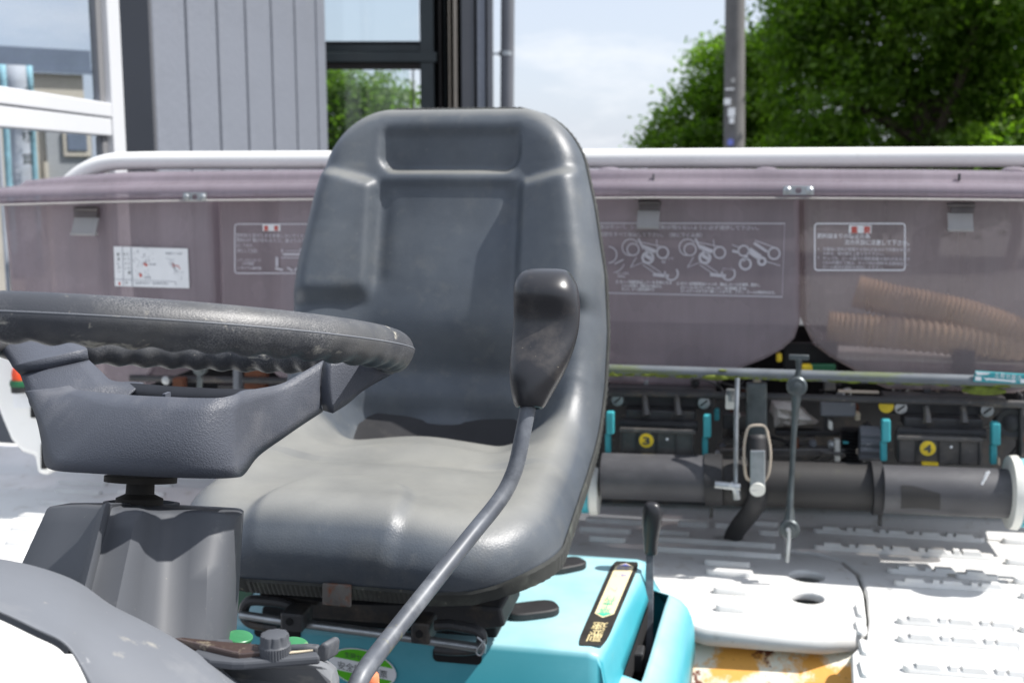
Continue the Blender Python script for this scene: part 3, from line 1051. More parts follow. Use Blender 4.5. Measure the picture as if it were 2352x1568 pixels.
obj('spoke', strip(right_cols, 0.004), M['hub'], sw, angle=180, solid=0.010, soff=1)
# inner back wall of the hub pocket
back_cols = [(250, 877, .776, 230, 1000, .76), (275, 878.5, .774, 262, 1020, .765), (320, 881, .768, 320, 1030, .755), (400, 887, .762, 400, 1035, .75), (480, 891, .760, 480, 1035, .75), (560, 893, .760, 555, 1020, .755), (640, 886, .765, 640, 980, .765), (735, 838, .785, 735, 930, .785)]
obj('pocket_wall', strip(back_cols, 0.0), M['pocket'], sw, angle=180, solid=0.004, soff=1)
bb = B()
p, q = W(384, 890, .757), W(384, 990, .72)
bb.obox((p + q) / 2, (0.0012, 0, 0), (0, 0.004, 0), (0, 0, abs(p.z - q.z) / 2))
obj('pocket_rib', bb, M['hub'], sw, smooth=False)
# underside plate, skirt
pts = [W(c[3], c[4] - 3, c[5] + 0.003) for c in hub_cols[5:11]]
pts += [Vector((pts[-1].x - 0.005, .745, pts[-1].z + .004)), Vector((pts[0].x + 0.005, .745, pts[0].z + .004))]
obj('hub_base', B().prism(pts, (0, 0, 0.006)), M['hub'], sw, smooth=False, bevel=0.002)
sh = Vector(WC)
k = (W(322, 1105, .70).z - WC.z) / an.z
sh = WC + an * k
bx = W(322, 1105, sh.y).x - sh.x
sh.x += bx
bb = B().lathe(sh - an * 0.055, an, [(0.0165, 0.02), (0.0165, 0.033), (0.0145, 0.0335), (0.0145, 0.036), (0.0156, 0.0365), (0.0156, 0.047), (0.0125, 0.0485), (0.0095, 0.050), (0.0092, 0.06)], 32)
bb.lathe(sh + an * 0.003, an, [(0.024, 0), (0.024, 0.004)], 32)
obj('shaft_boot', bb, M['boot'], sw, angle=40)

# ---- steering column cover
cc = [(108, 1168, .640, -45, 1500, .555), (170, 1165, .622, 60, 1500, .535), (222, 1170, .606, 136, 1500, .522), (229, 1169, .603, 141, 1500, .519), (233, 1164, .588, 146, 1500, .504), (241, 1162, .584, 156, 1500, .500), (249, 1165, .588, 167, 1500, .504), (255, 1172, .602, 175, 1500, .520), (264, 1178, .602, 188, 1500, .520),
      (312, 1180, .600, 244, 1500, .518), (330, 1182, .606, 272, 1500, .527), (345, 1184, .616, 296, 1500, .540), (372, 1182, .630, 340, 1500, .560), (402, 1180, .637, 380, 1500, .570), (440, 1180, .638, 424, 1500, .572), (480, 1180, .638, 470, 1500, .576),
      (515, 1183, .643, 500, 1500, .590), (540, 1190, .650, 512, 1500, .600), (556, 1180, .70, 528, 1500, .68), (560, 1172, .80, 540, 1500, .80), (200, 1160, .80, 100, 1500, .80), (150, 1160, .73, 10, 1500, .70)]
rings = []
NRW = 9
for j in range(NRW):
    f = j / (NRW - 1)
    rings.append([W(c[3], c[4], c[5]).lerp(W(c[0], c[1], c[2]), f) for c in cc])
cen = W(325, 1160, .715)
for f, dz in ((0.03, 0.003), (0.08, 0.004), (0.35, 0.004), (0.62, 0.004)):
    rings.append([p.lerp(Vector((cen.x, cen.y, p.z)), f) + UZ * (dz * 0.5) + UZ * (cen.z - p.z) * f for p in rings[NRW - 1]])
col = obj('column_cover', B().loft(rings, True, True), M['column'], mc, angle=50)
q = W(325, 1163, .71)
obj('collar', B().lathe(q, an, [(0.026, -0.006), (0.026, 0.003), (0.0225, 0.0035), (0.0225, -0.006)], 28), M['column'], col)
bb = B()
fl = [W(p[0], p[1], p[2]) for p in ((395, 1470, .60), (470, 1468, .585), (505, 1466, .588), (521, 1468, .60), (545, 1468, .70), (420, 1470, .72))]
bb.prism(fl, (0, 0, -0.008))
obj('foot_flange', bb, M['column'], col, smooth=False, bevel=0.002)

# ---- front cowl and white bonnet panel
sil = [(-120, 1268), (-40, 1273), (0, 1279), (60, 1290), (120, 1307), (175, 1328), (212, 1352), (250, 1384), (300, 1407), (360, 1437), (420, 1472), (470, 1504), (525, 1542), (580, 1585), (640, 1640)]
bnd = [(-120, 1355), (-50, 1384), (0, 1405), (50, 1428), (90, 1449), (125, 1463), (148, 1477), (163, 1493), (175, 1513), (185, 1532), (195, 1552), (203, 1572), (215, 1600), (228, 1640), (240, 1690)]
r_back = [W(x, y + 60, .66) for x, y in sil]
r0 = [W(x, y + 5, .548) for x, y in sil]
r1 = [W(x, y, .535) for x, y in sil]
r15 = [W(x * .85 + X * .15, y * .85 + Yb * .15, .512) for (x, y), (X, Yb) in zip(sil, bnd)]
r2 = [W(x * .5 + X * .5, y * .5 + Yb * .5, .478) for (x, y), (X, Yb) in zip(sil, bnd)]
r3 = [W(X * .88 + x * .12, Yb * .88 + y * .12, .452) for (x, y), (X, Yb) in zip(sil, bnd)]
r4 = [W(X, Yb, .440) for X, Yb in bnd]
r5 = [W(X - 3, Yb + 3, .450) for X, Yb in bnd]
obj('front_cowl', B().grid([r_back, r0, r1, r15, r2, r3, r4, r5]), M['cowl'], mc, angle=180, sub=2, solid=0.003)
s1 = [W(X - 5, Yb + 6, .443) for X, Yb in bnd]
s2 = [W(X - 60, Yb + 60, .425) for X, Yb in bnd]
s3 = [W(X - 170, Yb + 190, .395) for X, Yb in bnd]
s4 = [W(X - 260, Yb + 420, .36) for X, Yb in bnd]
obj('bonnet_panel', B().grid([s1, s2, s3, s4]), M['white'], mc, angle=180, sub=2, solid=0.003)

# ---- instrument console
bb = B()
top = [(415, 1520, .60), (470, 1531, .585), (530, 1536, .578), (700, 1524, .588), (742, 1524, .60), (765, 1545, .615), (772, 1570, .62), (772, 1640, .62), (415, 1640, .60)]
fr = [W(x, y, w - 0.04) for x, y, w in top]
bk = [W(x + 8, y - 14, w + .03) for x, y, w in top]
bb.loft([fr, bk], True, True)
con = obj('console', bb, M['cowl_dusty'], mc, smooth=False, bevel=0.006, bseg=3)


def slab(pts, h, name, m, parent, bevel=0.0015):
    bb = B().prism(pts, (0, 0, -h))
    return obj(name, bb, m, parent, smooth=False, bevel=bevel)


hb = EYE - W(530, 1518, .530).z
slab([Zp(x, y, hb) for x, y in ((440, 1496), (480, 1514), (532, 1519), (560, 1519), (736, 1506), (728, 1494), (640, 1488), (470, 1478))], 0.005, 'tray_edge', M['column'], con)
hl = EYE - W(540, 1496, .535).z
lidp = [Zp(x, y, hl) for x, y in ((395, 1463), (530, 1495), (548, 1498), (562, 1497), (630, 1490), (637, 1488), (610, 1478), (505, 1470), (420, 1461))]
slab(lidp, 0.0055, 'meter_cover', M['brownlid'], con, 0.0018)
hl2 = hl + 0.0035
slab([Zp(x, y, hl2) for x, y in ((558, 1507), (590, 1508), (612, 1506), (636, 1501), (628, 1496), (570, 1498))], 0.003, 'cover_latch', M['brownlid'], con, 0.001)
# knob
kc = Zp(632, 1503, hb + 0.001)
kr = 36.5 / 2600 * math.hypot(kc.x, kc.y)
bb = B()
rings = []
for (rr, zz, sc) in ((1.0, 0, 0), (1.0, 0.0058, 0), (0.96, 0.0062, 0), (0.93, 0.0068, 0.05), (0.93, 0.0105, 0.12), (0.88, 0.0118, 0.10), (0.70, 0.0123, 0), (0.05, 0.0124, 0)):
    ring = []
    for k in range(72):
        a = 2 * math.pi * k / 72
        r = kr * rr * (1 - sc * max(0, math.cos(9 * a)) ** 2)
        if rr == 1.0:
            r *= 1 + (0.03 if k % 2 else -0.02)
        ring.append(kc + Vector((r * math.cos(a), r * math.sin(a), zz)))
    rings.append(ring)
obj('dial_knob', bb.loft(rings, True, True), M['column'], con, angle=40)
for (x, y, rx) in ((549, 1458, 35), (676, 1474, 20)):
    q = W(x, y + 8, .665)
    r = 0.0090
    ax = Vector((0.14, -0.02, 1))
    gd = obj('lens_ring', B().lathe(q, ax, [(r * 0.97, 0), (r, 0.0007), (r, 0.0017), (r * 0.93, 0.0023), (r * 0.5, 0.0025)], 32), M['green'], con)
    obj('lens_base', B().lathe(q - ax.normalized() * 0.006, ax, [(r * 0.9, 0), (r * 0.92, 0.0058)], 28), M['column'], gd)
bb = B()
p = [W(x, y, .60) for x, y in ((726, 1518), (728, 1488), (737, 1476), (748, 1478), (752, 1488), (748, 1520))]
bb.prism(p, (0.004, 0.012, 0))
bb.prism([W(x, y, .61) for x, y in ((655, 1512), (660, 1486), (700, 1484), (728, 1486), (728, 1516))], (0, 0.006, 0))
obj('guard_lip', bb, M['column'], con, bevel=0.002)
obj('paper_slip', B().prism([Zp(x, y, hb - 0.0005) for x, y in ((636, 1504), (652, 1498), (718, 1493), (719, 1494), (690, 1498))], (0, 0, 0.0006)), M['tan'], con, smooth=False)
# orange button beside the main lever
q = W(851, 1562, .70)
obj('orange_button', B().lathe(q - UZ * 0.02, (0, 0, 1), [(0.0058, 0), (0.0060, 0.0185), (0.0052, 0.0192), (0.0060, 0.0198), (0.0058, 0.0240), (0.0050, 0.0252), (0.002, 0.0255)], 24), M['orange'], con)

# ---- main gear lever
lp = [(1214, 925, .842), (1208, 960, .838), (1199, 1005, .832), (1189, 1055, .826), (1178, 1090, .820), (1160, 1128, .812), (1132, 1168, .800), (1085, 1225, .780), (1000, 1332, .738), (930, 1420, .700), (875, 1490, .670), (846, 1528, .652), (826, 1560, .64), (812, 1600, .632), (800, 1660, .625)]
pts = catmull([W(*p) for p in lp], 6)
gl = obj('gear_lever', B().tube(pts, 0.0062, 20), M['rod'], mc, angle=180)
kn = [(617, 1226, 1282, .006, .006), (620, 1206, 1300, .012, .012), (628, 1195, 1311, .017, .016), (642, 1186, 1319, .0215, .019), (658, 1182, 1326, .0232, .021), (676, 1180.5, 1329, .0215, .022), (698, 1180, 1331, .0165, .023), (728, 1180, 1331, .0105, .0235), (760, 1178.5, 1328, .0090, .023),
      (792, 1175, 1320, .0125, .022), (825, 1172, 1308, .0155, .0205), (860, 1170, 1293, .0180, .018), (895, 1173, 1272, .0165, .016), (920, 1178, 1258, .0140, .0130), (938, 1183, 1248, .0112, .0105)]
rings = []
w0 = .842
for (y, xl, xr, fd, bd) in kn:
    w0 = .842 + (935 - y) / 317 * .040
    cm = W((xl + xr) / 2, y, w0)
    hwid = (W(xr, y, w0).x - W(xl, y, w0).x) / 2
    ring = []
    tl = 0.34 * sst(700, 935, y)
    for k in range(40):
        a = 2 * math.pi * k / 40
        ca, sa = math.cos(a), math.sin(a)
        e = 0.80 + 0.18 * sst(760, 900, y)
        x = hwid * math.copysign(abs(ca) ** e, ca)
        d = math.copysign(abs(sa) ** e, sa) * (bd if sa > 0 else fd)
        ring.append(cm + Vector((x, d, -d * tl)))
    rings.append(ring)
last = rings[-1]
c0 = sum(last, Vector()) / len(last)
rings.append([c0 + (p - c0) * 0.62 for p in last])
rings.append([c0 + (p - c0) * 0.58 + UZ * 0.012 for p in last])
obj('lever_grip', B().loft(rings, True, True), M['knob'], gl, angle=60, sub=1)

# ---- seat shell: one continuous surface
EP = [(1.078, .430), (1.128, .409), (1.25, .403), (1.36, .398), (1.47, .386), (1.545, .358), (1.600, .305), (1.632, .23), (1.652, .15), (1.674, .05), (1.694, -.04), (1.704, -.094)]
base_t = [.048, .058, .052, .038, .014, -.042, .002, .050, .046, .036, .032, .032]
wing_t = [.048, .060, .058, .052, .052, .066, .076, .077, .070, .060, .046, .036]
bol_t = [.000, .002, .006, .014, .036, .110, .074, .050, .040, .030, .014, .004]
hw_t = [.218, .219, .221, .223, .227, .233, .237, .238, .232, .214, .192, .182]
path = catmull([Vector((w, -h, 0)) for w, h in EP], 24)
sl = [0.0]
for i in range(1, len(path)):
    sl.append(sl[-1] + (path[i] - path[i - 1]).length)
LS = sl[-1]
sl = np.array(sl)
pw = np.array([p.x for p in path])
pz = np.array([p.y for p in path])
idx_s = np.array([sl[min(i * 24, len(sl) - 1)] for i in range(len(EP))])


def smooth_interp(s, tab, sg=0.62):
    f = np.interp(s, idx_s, np.arange(len(tab)))
    acc = 0
    ws = 0
    for i, v in enumerate(tab):
        d = abs(f - i)
        if d < 1.6:
            wgt = math.exp(-(d / sg) ** 2)
            acc += wgt * v
            ws += wgt
    return acc / ws


def s_of(i):
    return float(np.interp(i, np.arange(len(EP)), idx_s))


RF, RTP = 0.115, 0.085


def half_at(s):
    h = float(np.interp(s, idx_s, hw_t))
    if s < RF:
        d = RF - s
        return h - RF + math.sqrt(max(RF * RF - d * d, 0))
    if s > LS - RTP:
        d = RTP - (LS - s)
        return h - RTP + math.sqrt(max(RTP * RTP - d * d, 0))
    return h


def seat_d(s, u):
    h = float(np.interp(s, idx_s, hw_t))
    r = RF if s < LS / 2 else RTP
    qx = abs(u) - (h - r)
    qy = abs(s - LS / 2) - (LS / 2 - r)
    delta = -(math.hypot(max(qx, 0), max(qy, 0)) + min(max(qx, qy), 0) - r)
    fi = float(np.interp(s, idx_s, np.arange(len(EP))))
    rho = 0.062 if fi < 3 else 0.062 - 0.022 * sst(3, 6, fi)
    x = min(max(delta / rho, 0), 1)
    e = math.sqrt(max(1 - (1 - x) ** 2.2, 0))
    a = abs(u) / h
    D = smooth_interp(s, base_t, 0.45 + 0.25 * sst(5.8, 6.6, float(np.interp(s, idx_s, np.arange(len(EP))))))
    wg = sst(0.42, 0.86, a)
    D = D * (1 - wg) + smooth_interp(s, wing_t, 0.9) * wg
    # raised bolster pads of the backrest with a clear inner edge
    hh = float(np.interp(s, sl, -pz))
    top_edge = 0.018 + 0.02 * (1 - sst(0.10, 0.19, abs(u))) * 0 - 0.22 * max(abs(u) - 0.12, 0)
    pad = sst(0.103, 0.120, abs(u)) * sst(top_edge - 0.006, top_edge + 0.016, hh) * (1 - sst(0.170, 0.205, hh - 0.1 * (abs(u) - 0.1)))
    D += 0.017 * pad
    # crease between pads and centre
    D -= 0.004 * math.exp(-((abs(u) - 0.098) / 0.013) ** 2) * sst(0.03, 0.05, hh) * (1 - sst(0.16, 0.19, hh))
    # headrest recess
    hr = (1 - sst(0.098, 0.112, abs(u) + 0.6 * max(hh + 0.018, 0) ** 2 / 0.02)) * (0.30 * sst(-0.072, -0.045, hh) + 0.70 * min(max((hh + 0.06) / 0.06, 0), 1)) * (1 - sst(-0.002, 0.010, hh))
    if fi > 8:
        D -= 0.019 * hr
        D += 0.006 * math.exp(-((hh - 0.017) / 0.010) ** 2) * (1 - sst(0.09, 0.12, abs(u)))
    # arch at the foot of the backrest
    if 3.9 < fi < 7.5:
        arch = s_of(5.12) - 1.9 * u * u * 2.2
        ins = 1 - sst(0.105, 0.135, abs(u))
        D -= 0.016 * (1 - sst(arch - 0.006, arch + 0.006, s)) * ins * sst(4.1, 4.4, fi)
        D += 0.010 * math.exp(-((s - arch - 0.012) / 0.014) ** 2) * ins
    # rear crest of the cushion
    if 3.0 < fi < 5.2:
        D += 0.022 * math.exp(-((fi - 3.75) / 0.42) ** 2) * math.exp(-(u / 0.095) ** 2)
        D -= 0.014 * sst(4.0, 4.4, fi) * (1 - sst(0.10, 0.15, abs(u)))
    # front nose between the thighs
    if fi < 2.8:
        rr = math.hypot((u + 0.02) / 0.088, (s - s_of(0.85)) / 0.105)
        D += 0.009 * (1 - sst(0.80, 1.05, rr))
        D -= 0.006 * math.exp(-((abs(u) - 0.14) / 0.05) ** 2) * sst(0.3, 1.0, fi)
    return (D if a < 0.8 else max(D, 0.004)) * e


def seat_pt(s, u):
    i = min(max(int(np.searchsorted(sl, s)), 1), len(sl) - 1)
    a, c = max(i - 4, 0), min(i + 3, len(sl) - 1)
    T = Vector((pw[c] - pw[a], pz[c] - pz[a])).normalized()
    n = Vector((-T.y, T.x))
    w, z = float(np.interp(s, sl, pw)), float(np.interp(s, sl, pz))
    d = seat_d(s, u)
    # the front edge bows a little and dips at its middle
    bow = -0.018 * (1 - (u / 0.23) ** 2) * (1 - sst(0.0, 0.14, s))
    dip = 0.010 * (1 - (u / 0.23) ** 2) * (1 - sst(0.0, 0.10, s))
    return Vector((-0.394 - 0.045 * (w - 1.2) + u, w + n.x * d + bow, EYE + z + n.y * d + dip))


NR, NC = 190, 120
rows = []
for i in range(NR + 1):
    f = i / NR
    s = LS * (0.35 * f + 0.65 * (0.5 - 0.5 * math.cos(math.pi * f)))
    s = min(max(s, 0), LS)
    h = half_at(s)
    rows.append([seat_pt(s, h * (0.4 * t + 0.6 * math.sin(t * math.pi / 2))) for t in np.linspace(-1, 1, NC + 1)])
seat = obj('seat', B().grid(rows), M['vinyl'], mc, angle=180)
# border curve, ribbed trim and back shell
border = []
ss = np.concatenate([np.linspace(0, RF, 24)[:-1], np.linspace(RF, LS - RTP, 150)[:-1], np.linspace(LS - RTP, LS, 24)])
lefts = [(s, -half_at(s)) for s in ss]
rights = [(s, half_at(s)) for s in ss]
frontline = [(0.0, u) for u in np.linspace(-half_at(0), half_at(0), 80)[1:-1]]
topline = [(LS, u) for u in np.linspace(half_at(LS), -half_at(LS), 50)[1:-1]]
loop = list(reversed(lefts)) + frontline + rights + topline
ra, rb, rc, rd = [], [], [], []
for k, (s, u) in enumerate(loop):
    i = min(max(int(np.searchsorted(sl, s)), 1), len(sl) - 1)
    a, c = max(i - 4, 0), min(i + 3, len(sl) - 1)
    T = Vector((pw[c] - pw[a], pz[c] - pz[a])).normalized()
    n = Vector((0, -T.y, T.x))
    p = seat_pt(s, u)
    cen2 = Vector((UC, p.y, p.z))
    outd = Vector((math.copysign(1, u) if abs(u) > 0.1 else 0, -1 if s < 0.02 else 0, 0))
    if outd.length == 0:
        outd = Vector((0, 0.0, 1))
    outd.normalize()
    jit = 0.0007 if k % 2 else -0.0004
    ra.append(p + outd * 0.0012 + n * 0.002)
    rb.append(p + outd * (0.0032 + jit) - n * 0.002)
    rc.append(p + outd * (0.0026 + jit) - n * 0.019)
    rd.append(p - outd * 0.006 - n * 0.020)
for q in (ra, rb, rc, rd):
    q.append(q[0])
obj('edge_trim', B().grid([ra, rb, rc, rd]), M['trim'], seat, angle=25)
rows = []
for i in range(41):
    s = LS * i / 40
    h = half_at(s) - 0.004
    row = []
    for t in np.linspace(-1, 1, 17):
        p = seat_pt(s, h * t)
        i2 = min(max(int(np.searchsorted(sl, s)), 1), len(sl) - 1)
        a, c = max(i2 - 4, 0), min(i2 + 3, len(sl) - 1)
        T = Vector((pw[c] - pw[a], pz[c] - pz[a])).normalized()
        n = Vector((0, -T.y, T.x))
        row.append(p - n * (seat_d(s, h * t) + 0.016 + 0.012 * (1 - t * t)))
    rows.append(row)
obj('back_shell', B().grid(rows), M['black'], seat, angle=60)
# rusty clip on the trim
pc = seat_pt(0.0, (W(780, 1330, 1.06).x - UC))
bb = B().obox(pc + Vector((0, -0.0045, -0.008)), (0.0155, 0, 0), (0, 0.0022, 0), (0, 0.001, 0.0115))
obj('trim_clip', bb, M['clip'], seat, smooth=False, bevel=0.0015)
for du in (-0.072, 0.080):
    s = s_of(5.34)
    p = seat_pt(s, du)
    nn = Vector((0, -0.75, 0.66))
    bo = obj('bolt_washer', B().lathe(p - nn * 0.004, nn, [(0.019, 0), (0.019, 0.006), (0.0165, 0.0072), (0.010, 0.0065), (0.010, 0.003), (0.0004, 0.003)], 26), M['vinyl'], seat)
    obj('bolt_recess', B().lathe(p - nn * 0.002, nn, [(0.0098, 0), (0.0098, 0.0058), (0.0004, 0.0058)], 20), M['void'], bo)

# ---- under-seat suspension frame
bb = B()
sf = []
for pts, dep in (([(585, 1352), (1150, 1395), (1160, 1440), (1090, 1450), (700, 1420), (610, 1385)], 0.10),):
    bb.prism([W(x, y, 1.20) for x, y in pts], (0, dep, 0.0))
susp = obj('seat_suspension', bb, M['dark'], mc, smooth=False, bevel=0.004)
bb = B().prism([W(x, y, 1.165) for x, y in ((590, 1352), (690, 1360), (740, 1368), (728, 1392), (660, 1385), (600, 1380))], (0, 0.02, 0))
obj('slide_bracket', bb, M['frame_brown'], susp, smooth=False, bevel=0.003)
rodp = [W(553, 1411, 1.150), W(640, 1424, 1.147), W(900, 1458, 1.137), W(1115, 1489, 1.128)]
obj('hinge_rod', B().tube(rodp, 0.0052, 14), M['steel'], susp)


def loopbar(pts, r, w, name):
    return obj(name, B().tube(catmull([W(x, y, w) for x, y in pts], 5), r, 10), M['dark'], susp)


loopbar([(640, 1440), (600, 1436), (572, 1428), (560, 1410), (564, 1388), (580, 1378), (620, 1380), (648, 1384), (672, 1392)], 0.006, 1.155, 'hinge_loop')
loopbar([(1000, 1436), (1030, 1434), (1066, 1440), (1094, 1446), (1106, 1458), (1104, 1480), (1086, 1490), (1040, 1492), (1000, 1488)], 0.0062, 1.135, 'hinge_loop')


def blk(x0, y0, x1, y1, w, d, name, m, parent, bev=0.003, sk=0):
    pts = [W(x0, y0, w), W(x1, y0 + sk, w), W(x1, y1 + sk, w), W(x0, y1, w)]
    return obj(name, B().prism(pts, (0, d, 0)), m, parent, smooth=False, bevel=bev)


for (x0, y0, x1, y1, hx, hy) in ((642, 1406, 694, 1450, 664, 1428), (942, 1428, 986, 1478, 962, 1456)):
    hk = blk(x0, y0, x1, y1, 1.125, 0.035, 'hinge_block', M['dark'], susp, sk=4)
    q = W(hx, hy, 1.1235)
    obj('block_hole', B().lathe(q, (0, 1, 0), [(0.0042, 0), (0.0042, 0.002)], 16), M['void'], hk)
bb = B().tube(catmull([W(x, y, 1.122) for x, y in ((1096, 1462), (1112, 1478), (1110, 1496), (1102, 1504), (1094, 1496), (1103, 1482), (1114, 1470))], 4), 0.0013, 8)
bb.lathe(W(1110, 1482, 1.128), (1, 0, 0), [(0.007, 0), (0.007, 0.0015)], 16)
obj('cotter_pin', bb, M['steel'], susp)
# seat riser block between cover and seat
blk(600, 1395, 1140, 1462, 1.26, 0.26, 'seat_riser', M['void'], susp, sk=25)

# ---- turquoise under-seat cover
HT = 0.55
FRx = Zp(1380, 1486, HT)
RRx = Zp(1482, 1287, HT)
uL = -0.66
wF, wR = FRx.y, RRx.y
prof_off = [(-0.012, 0.0), (0.0, 0.003), (0.005, 0.012), (0.008, 0.028), (0.0115, 0.046), (0.0150, 0.060), (0.0385, 0.068), (0.047, 0.072), (0.060, 0.081), (0.072, 0.098), (0.080, 0.12), (0.086, 0.15), (0.088, 0.22)]
ws_ = list(np.linspace(wF - 0.02, wR + 0.004, 30))
colsv = []
SLOT0, SLOT1 = None, None
bb = B()
rows = []
for w in ws_:
    f = (w - wF) / (wR - wF)
    ur = FRx.x + (RRx.x - FRx.x) * f
    endr = sst(0.93, 1.03, f)
    frr = 1 - sst(-0.10, -0.02, f)
    row = [Vector((uL - 0.02, w, EYE - HT - 0.2)), Vector((uL, w, EYE - HT - 0.01)), Vector((uL + 0.015, w, EYE - HT))]
    row += [Vector((uL + 0.03 + (ur - 0.03 - uL) * k / 5, w, EYE - HT)) for k in range(1, 5)]
    for (du, dh) in prof_off:
        sq = 1 - 0.22 * sst(0.2, 0.95, f) - 0.55 * endr if du > 0.036 else 1
        hs_ = 1 - 0.42 * sst(0.1, 1.0, f) if 0.006 < du < 0.09 else 1
        row.append(Vector((ur + min(du, 0.0355) + max(du - 0.0355, 0) * sq, w, EYE - HT - dh * hs_ - (0.03 * endr if du > 0.036 else 0))))
    rows.append(row)
# faces with the slot left open
n = len(rows[0])
si = 7 + 5
fs = []
for i in range(len(rows) - 1):
    for j in range(n - 1):
        if j == si and 7 <= i < 27:
            continue
        fs.append((i * n + j, i * n + j + 1, (i + 1) * n + j + 1, (i + 1) * n + j))
bb.add([p for r in rows for p in r], fs)
cov = obj('seat_base_cover', bb, M['teal'], mc, angle=50, solid=0.003)
# front face
fr = rows[0]
bb = B()
low = [Vector((p.x, p.y - 0.004, EYE - HT - 0.30)) for p in fr]
up = [Vector((p.x, p.y, p.z)) for p in fr]
mid = [Vector((p.x, p.y - 0.004, p.z - 0.004)) for p in fr]
bb.grid([up, mid, low])
obj('front_face', bb, M['teal'], cov, angle=50)
bb = B().grid([rows[-1], [Vector((p.x, p.y + 0.005, EYE - HT - 0.25)) for p in rows[-1]]])
obj('rear_face', bb, M['teal'], cov, angle=50)
p0, p1 = rows[7][si], rows[27][si + 1]
bb = B().box((p0.x - 0.02, rows[1][0].y, EYE - HT - 0.24), (p1.x + 0.03, rows[28][0].y, EYE - HT - 0.235))
bb.grid([[rows[7][si] + Vector((0, 0, -0.004)), rows[27][si] + Vector((0, 0, -0.004))], [rows[7][si] + Vector((0, 0, -0.16)), rows[27][si] + Vector((0, 0, -0.16))]])
bb.grid([[rows[7][si + 1] + Vector((0, 0, -0.004)), rows[27][si + 1] + Vector((0, 0, -0.004))], [rows[7][si + 1] + Vector((0, 0, -0.16)), rows[27][si + 1] + Vector((0, 0, -0.16))]])
obj('slot_well', bb, M['void'], cov, smooth=False)
blk(1448, 1500, 1478, 1545, 1.40, 0.03, 'slot_stop', M['dark'], cov)
# rubber pads
for (cx, cy, rx, ry, ang) in ((1222, 1392, 0.034, 0.020, 0.5), (1298, 1290, 0.030, 0.019, 0.7)):
    q = Zp(cx, cy, HT - 0.010)
    pts = [Vector((q.x + (rx * math.copysign(abs(math.cos(a)) ** .6, math.cos(a))) * math.cos(ang) - ry * math.copysign(abs(math.sin(a)) ** .6, math.sin(a)) * math.sin(ang),
                   q.y + (rx * math.copysign(abs(math.cos(a)) ** .6, math.cos(a))) * math.sin(ang) + ry * math.copysign(abs(math.sin(a)) ** .6, math.sin(a)) * math.cos(ang), q.z)) for a in np.linspace(0, 2 * math.pi, 33)[:-1]]
    obj('rubber_pad', B().prism(pts, (0, 0, -0.0095)), M['black'], cov, bevel=0.002)
# gear label on the cover top
LH = HT - 0.0012
c00, c10, c11, c01 = Zp(1324, 1480, LH), Zp(1390, 1482, LH), Zp(1471, 1290, LH), Zp(1409, 1287, LH)


def lab(x, y, lift=0.0):
    return (c00 * (1 - x) + c10 * x) * (1 - y) + (c01 * (1 - x) + c11 * x) * y + Vector((0, 0, lift))


rr = rrect(0.0, 0.0, 1, 1, 0.14, 5)
lb = obj('gear_label', B().poly([lab(x, 0.045 * 0 + y) for x, y in rr]), M['labelblack'], cov, smooth=False)
obj('label_field', B().poly([lab(x, y, 0.0004) for x, y in ((0.16, 0.33), (0.5, 0.285), (0.84, 0.33), (0.84, 0.925), (0.5, 0.97), (0.16, 0.925))]), M['cream'], lb, smooth=False)
obj('label_arrow', B().poly([lab(x, y, 0.0008) for x, y in ((0.2, 0.335), (0.5, 0.297), (0.8, 0.335))]), M['greenprint'], lb, smooth=False)
obj('label_arrow', B().poly([lab(x, y, 0.0008) for x, y in ((0.22, 0.92), (0.5, 0.96), (0.78, 0.92))]), M['blue'], lb, smooth=False)


def ltext(body, x, y, sz, m, name, bold=0.0, wide=1.0):
    """characters turned so the driver reads them; x, y is the near right corner"""
    bb = B()
    o = lab(x, y, 0.0008)
    ex0 = lab(1, y) - lab(0, y)
    ex = -ex0 * wide
    ey = -(lab(x, 1) - lab(x, 0)).normalized() * ex0.length
    vs, fs = text2d(body, bold)
    bb.add([o + ex * (v[0] * sz) + ey * (v[1] * sz * 1.15) for v in vs], fs)
    obj(name, bb, m, lb, smooth=False)


for k, ch in enumerate('副変速'):
    ltext(ch, 0.80, 0.10 + 0.062 * k, 0.62, M['gold'], 'lettering', 0.012, 0.9)
for k, ch in enumerate('路上走行'):
    ltext(ch, 0.70, 0.385 + 0.048 * k, 0.44, M['greenprint'], 'lettering', 0.0)
ltext('N', 0.62, 0.64, 0.5, M['ink_soft'], 'lettering')
ltext('植付', 0.74, 0.815, 0.27, M['blue'], 'lettering')
ltext('苗継', 0.72, 0.905, 0.25, M['blue'], 'lettering')
# round approval sticker on the dark front face
fw = wF - 0.0245
so = W(832, 1533, fw - 0.002)
ex_, ez_ = W(910, 1533, fw - .002) - so, W(832, 1490, fw - .002) - so
tl = Vector((0, 0, -0.022))
ex_ = ex_ + tl * 0.4


def st(x, y, l=0):
    return so + ex_ * x + ez_ * y + Vector((0, -l, 0))


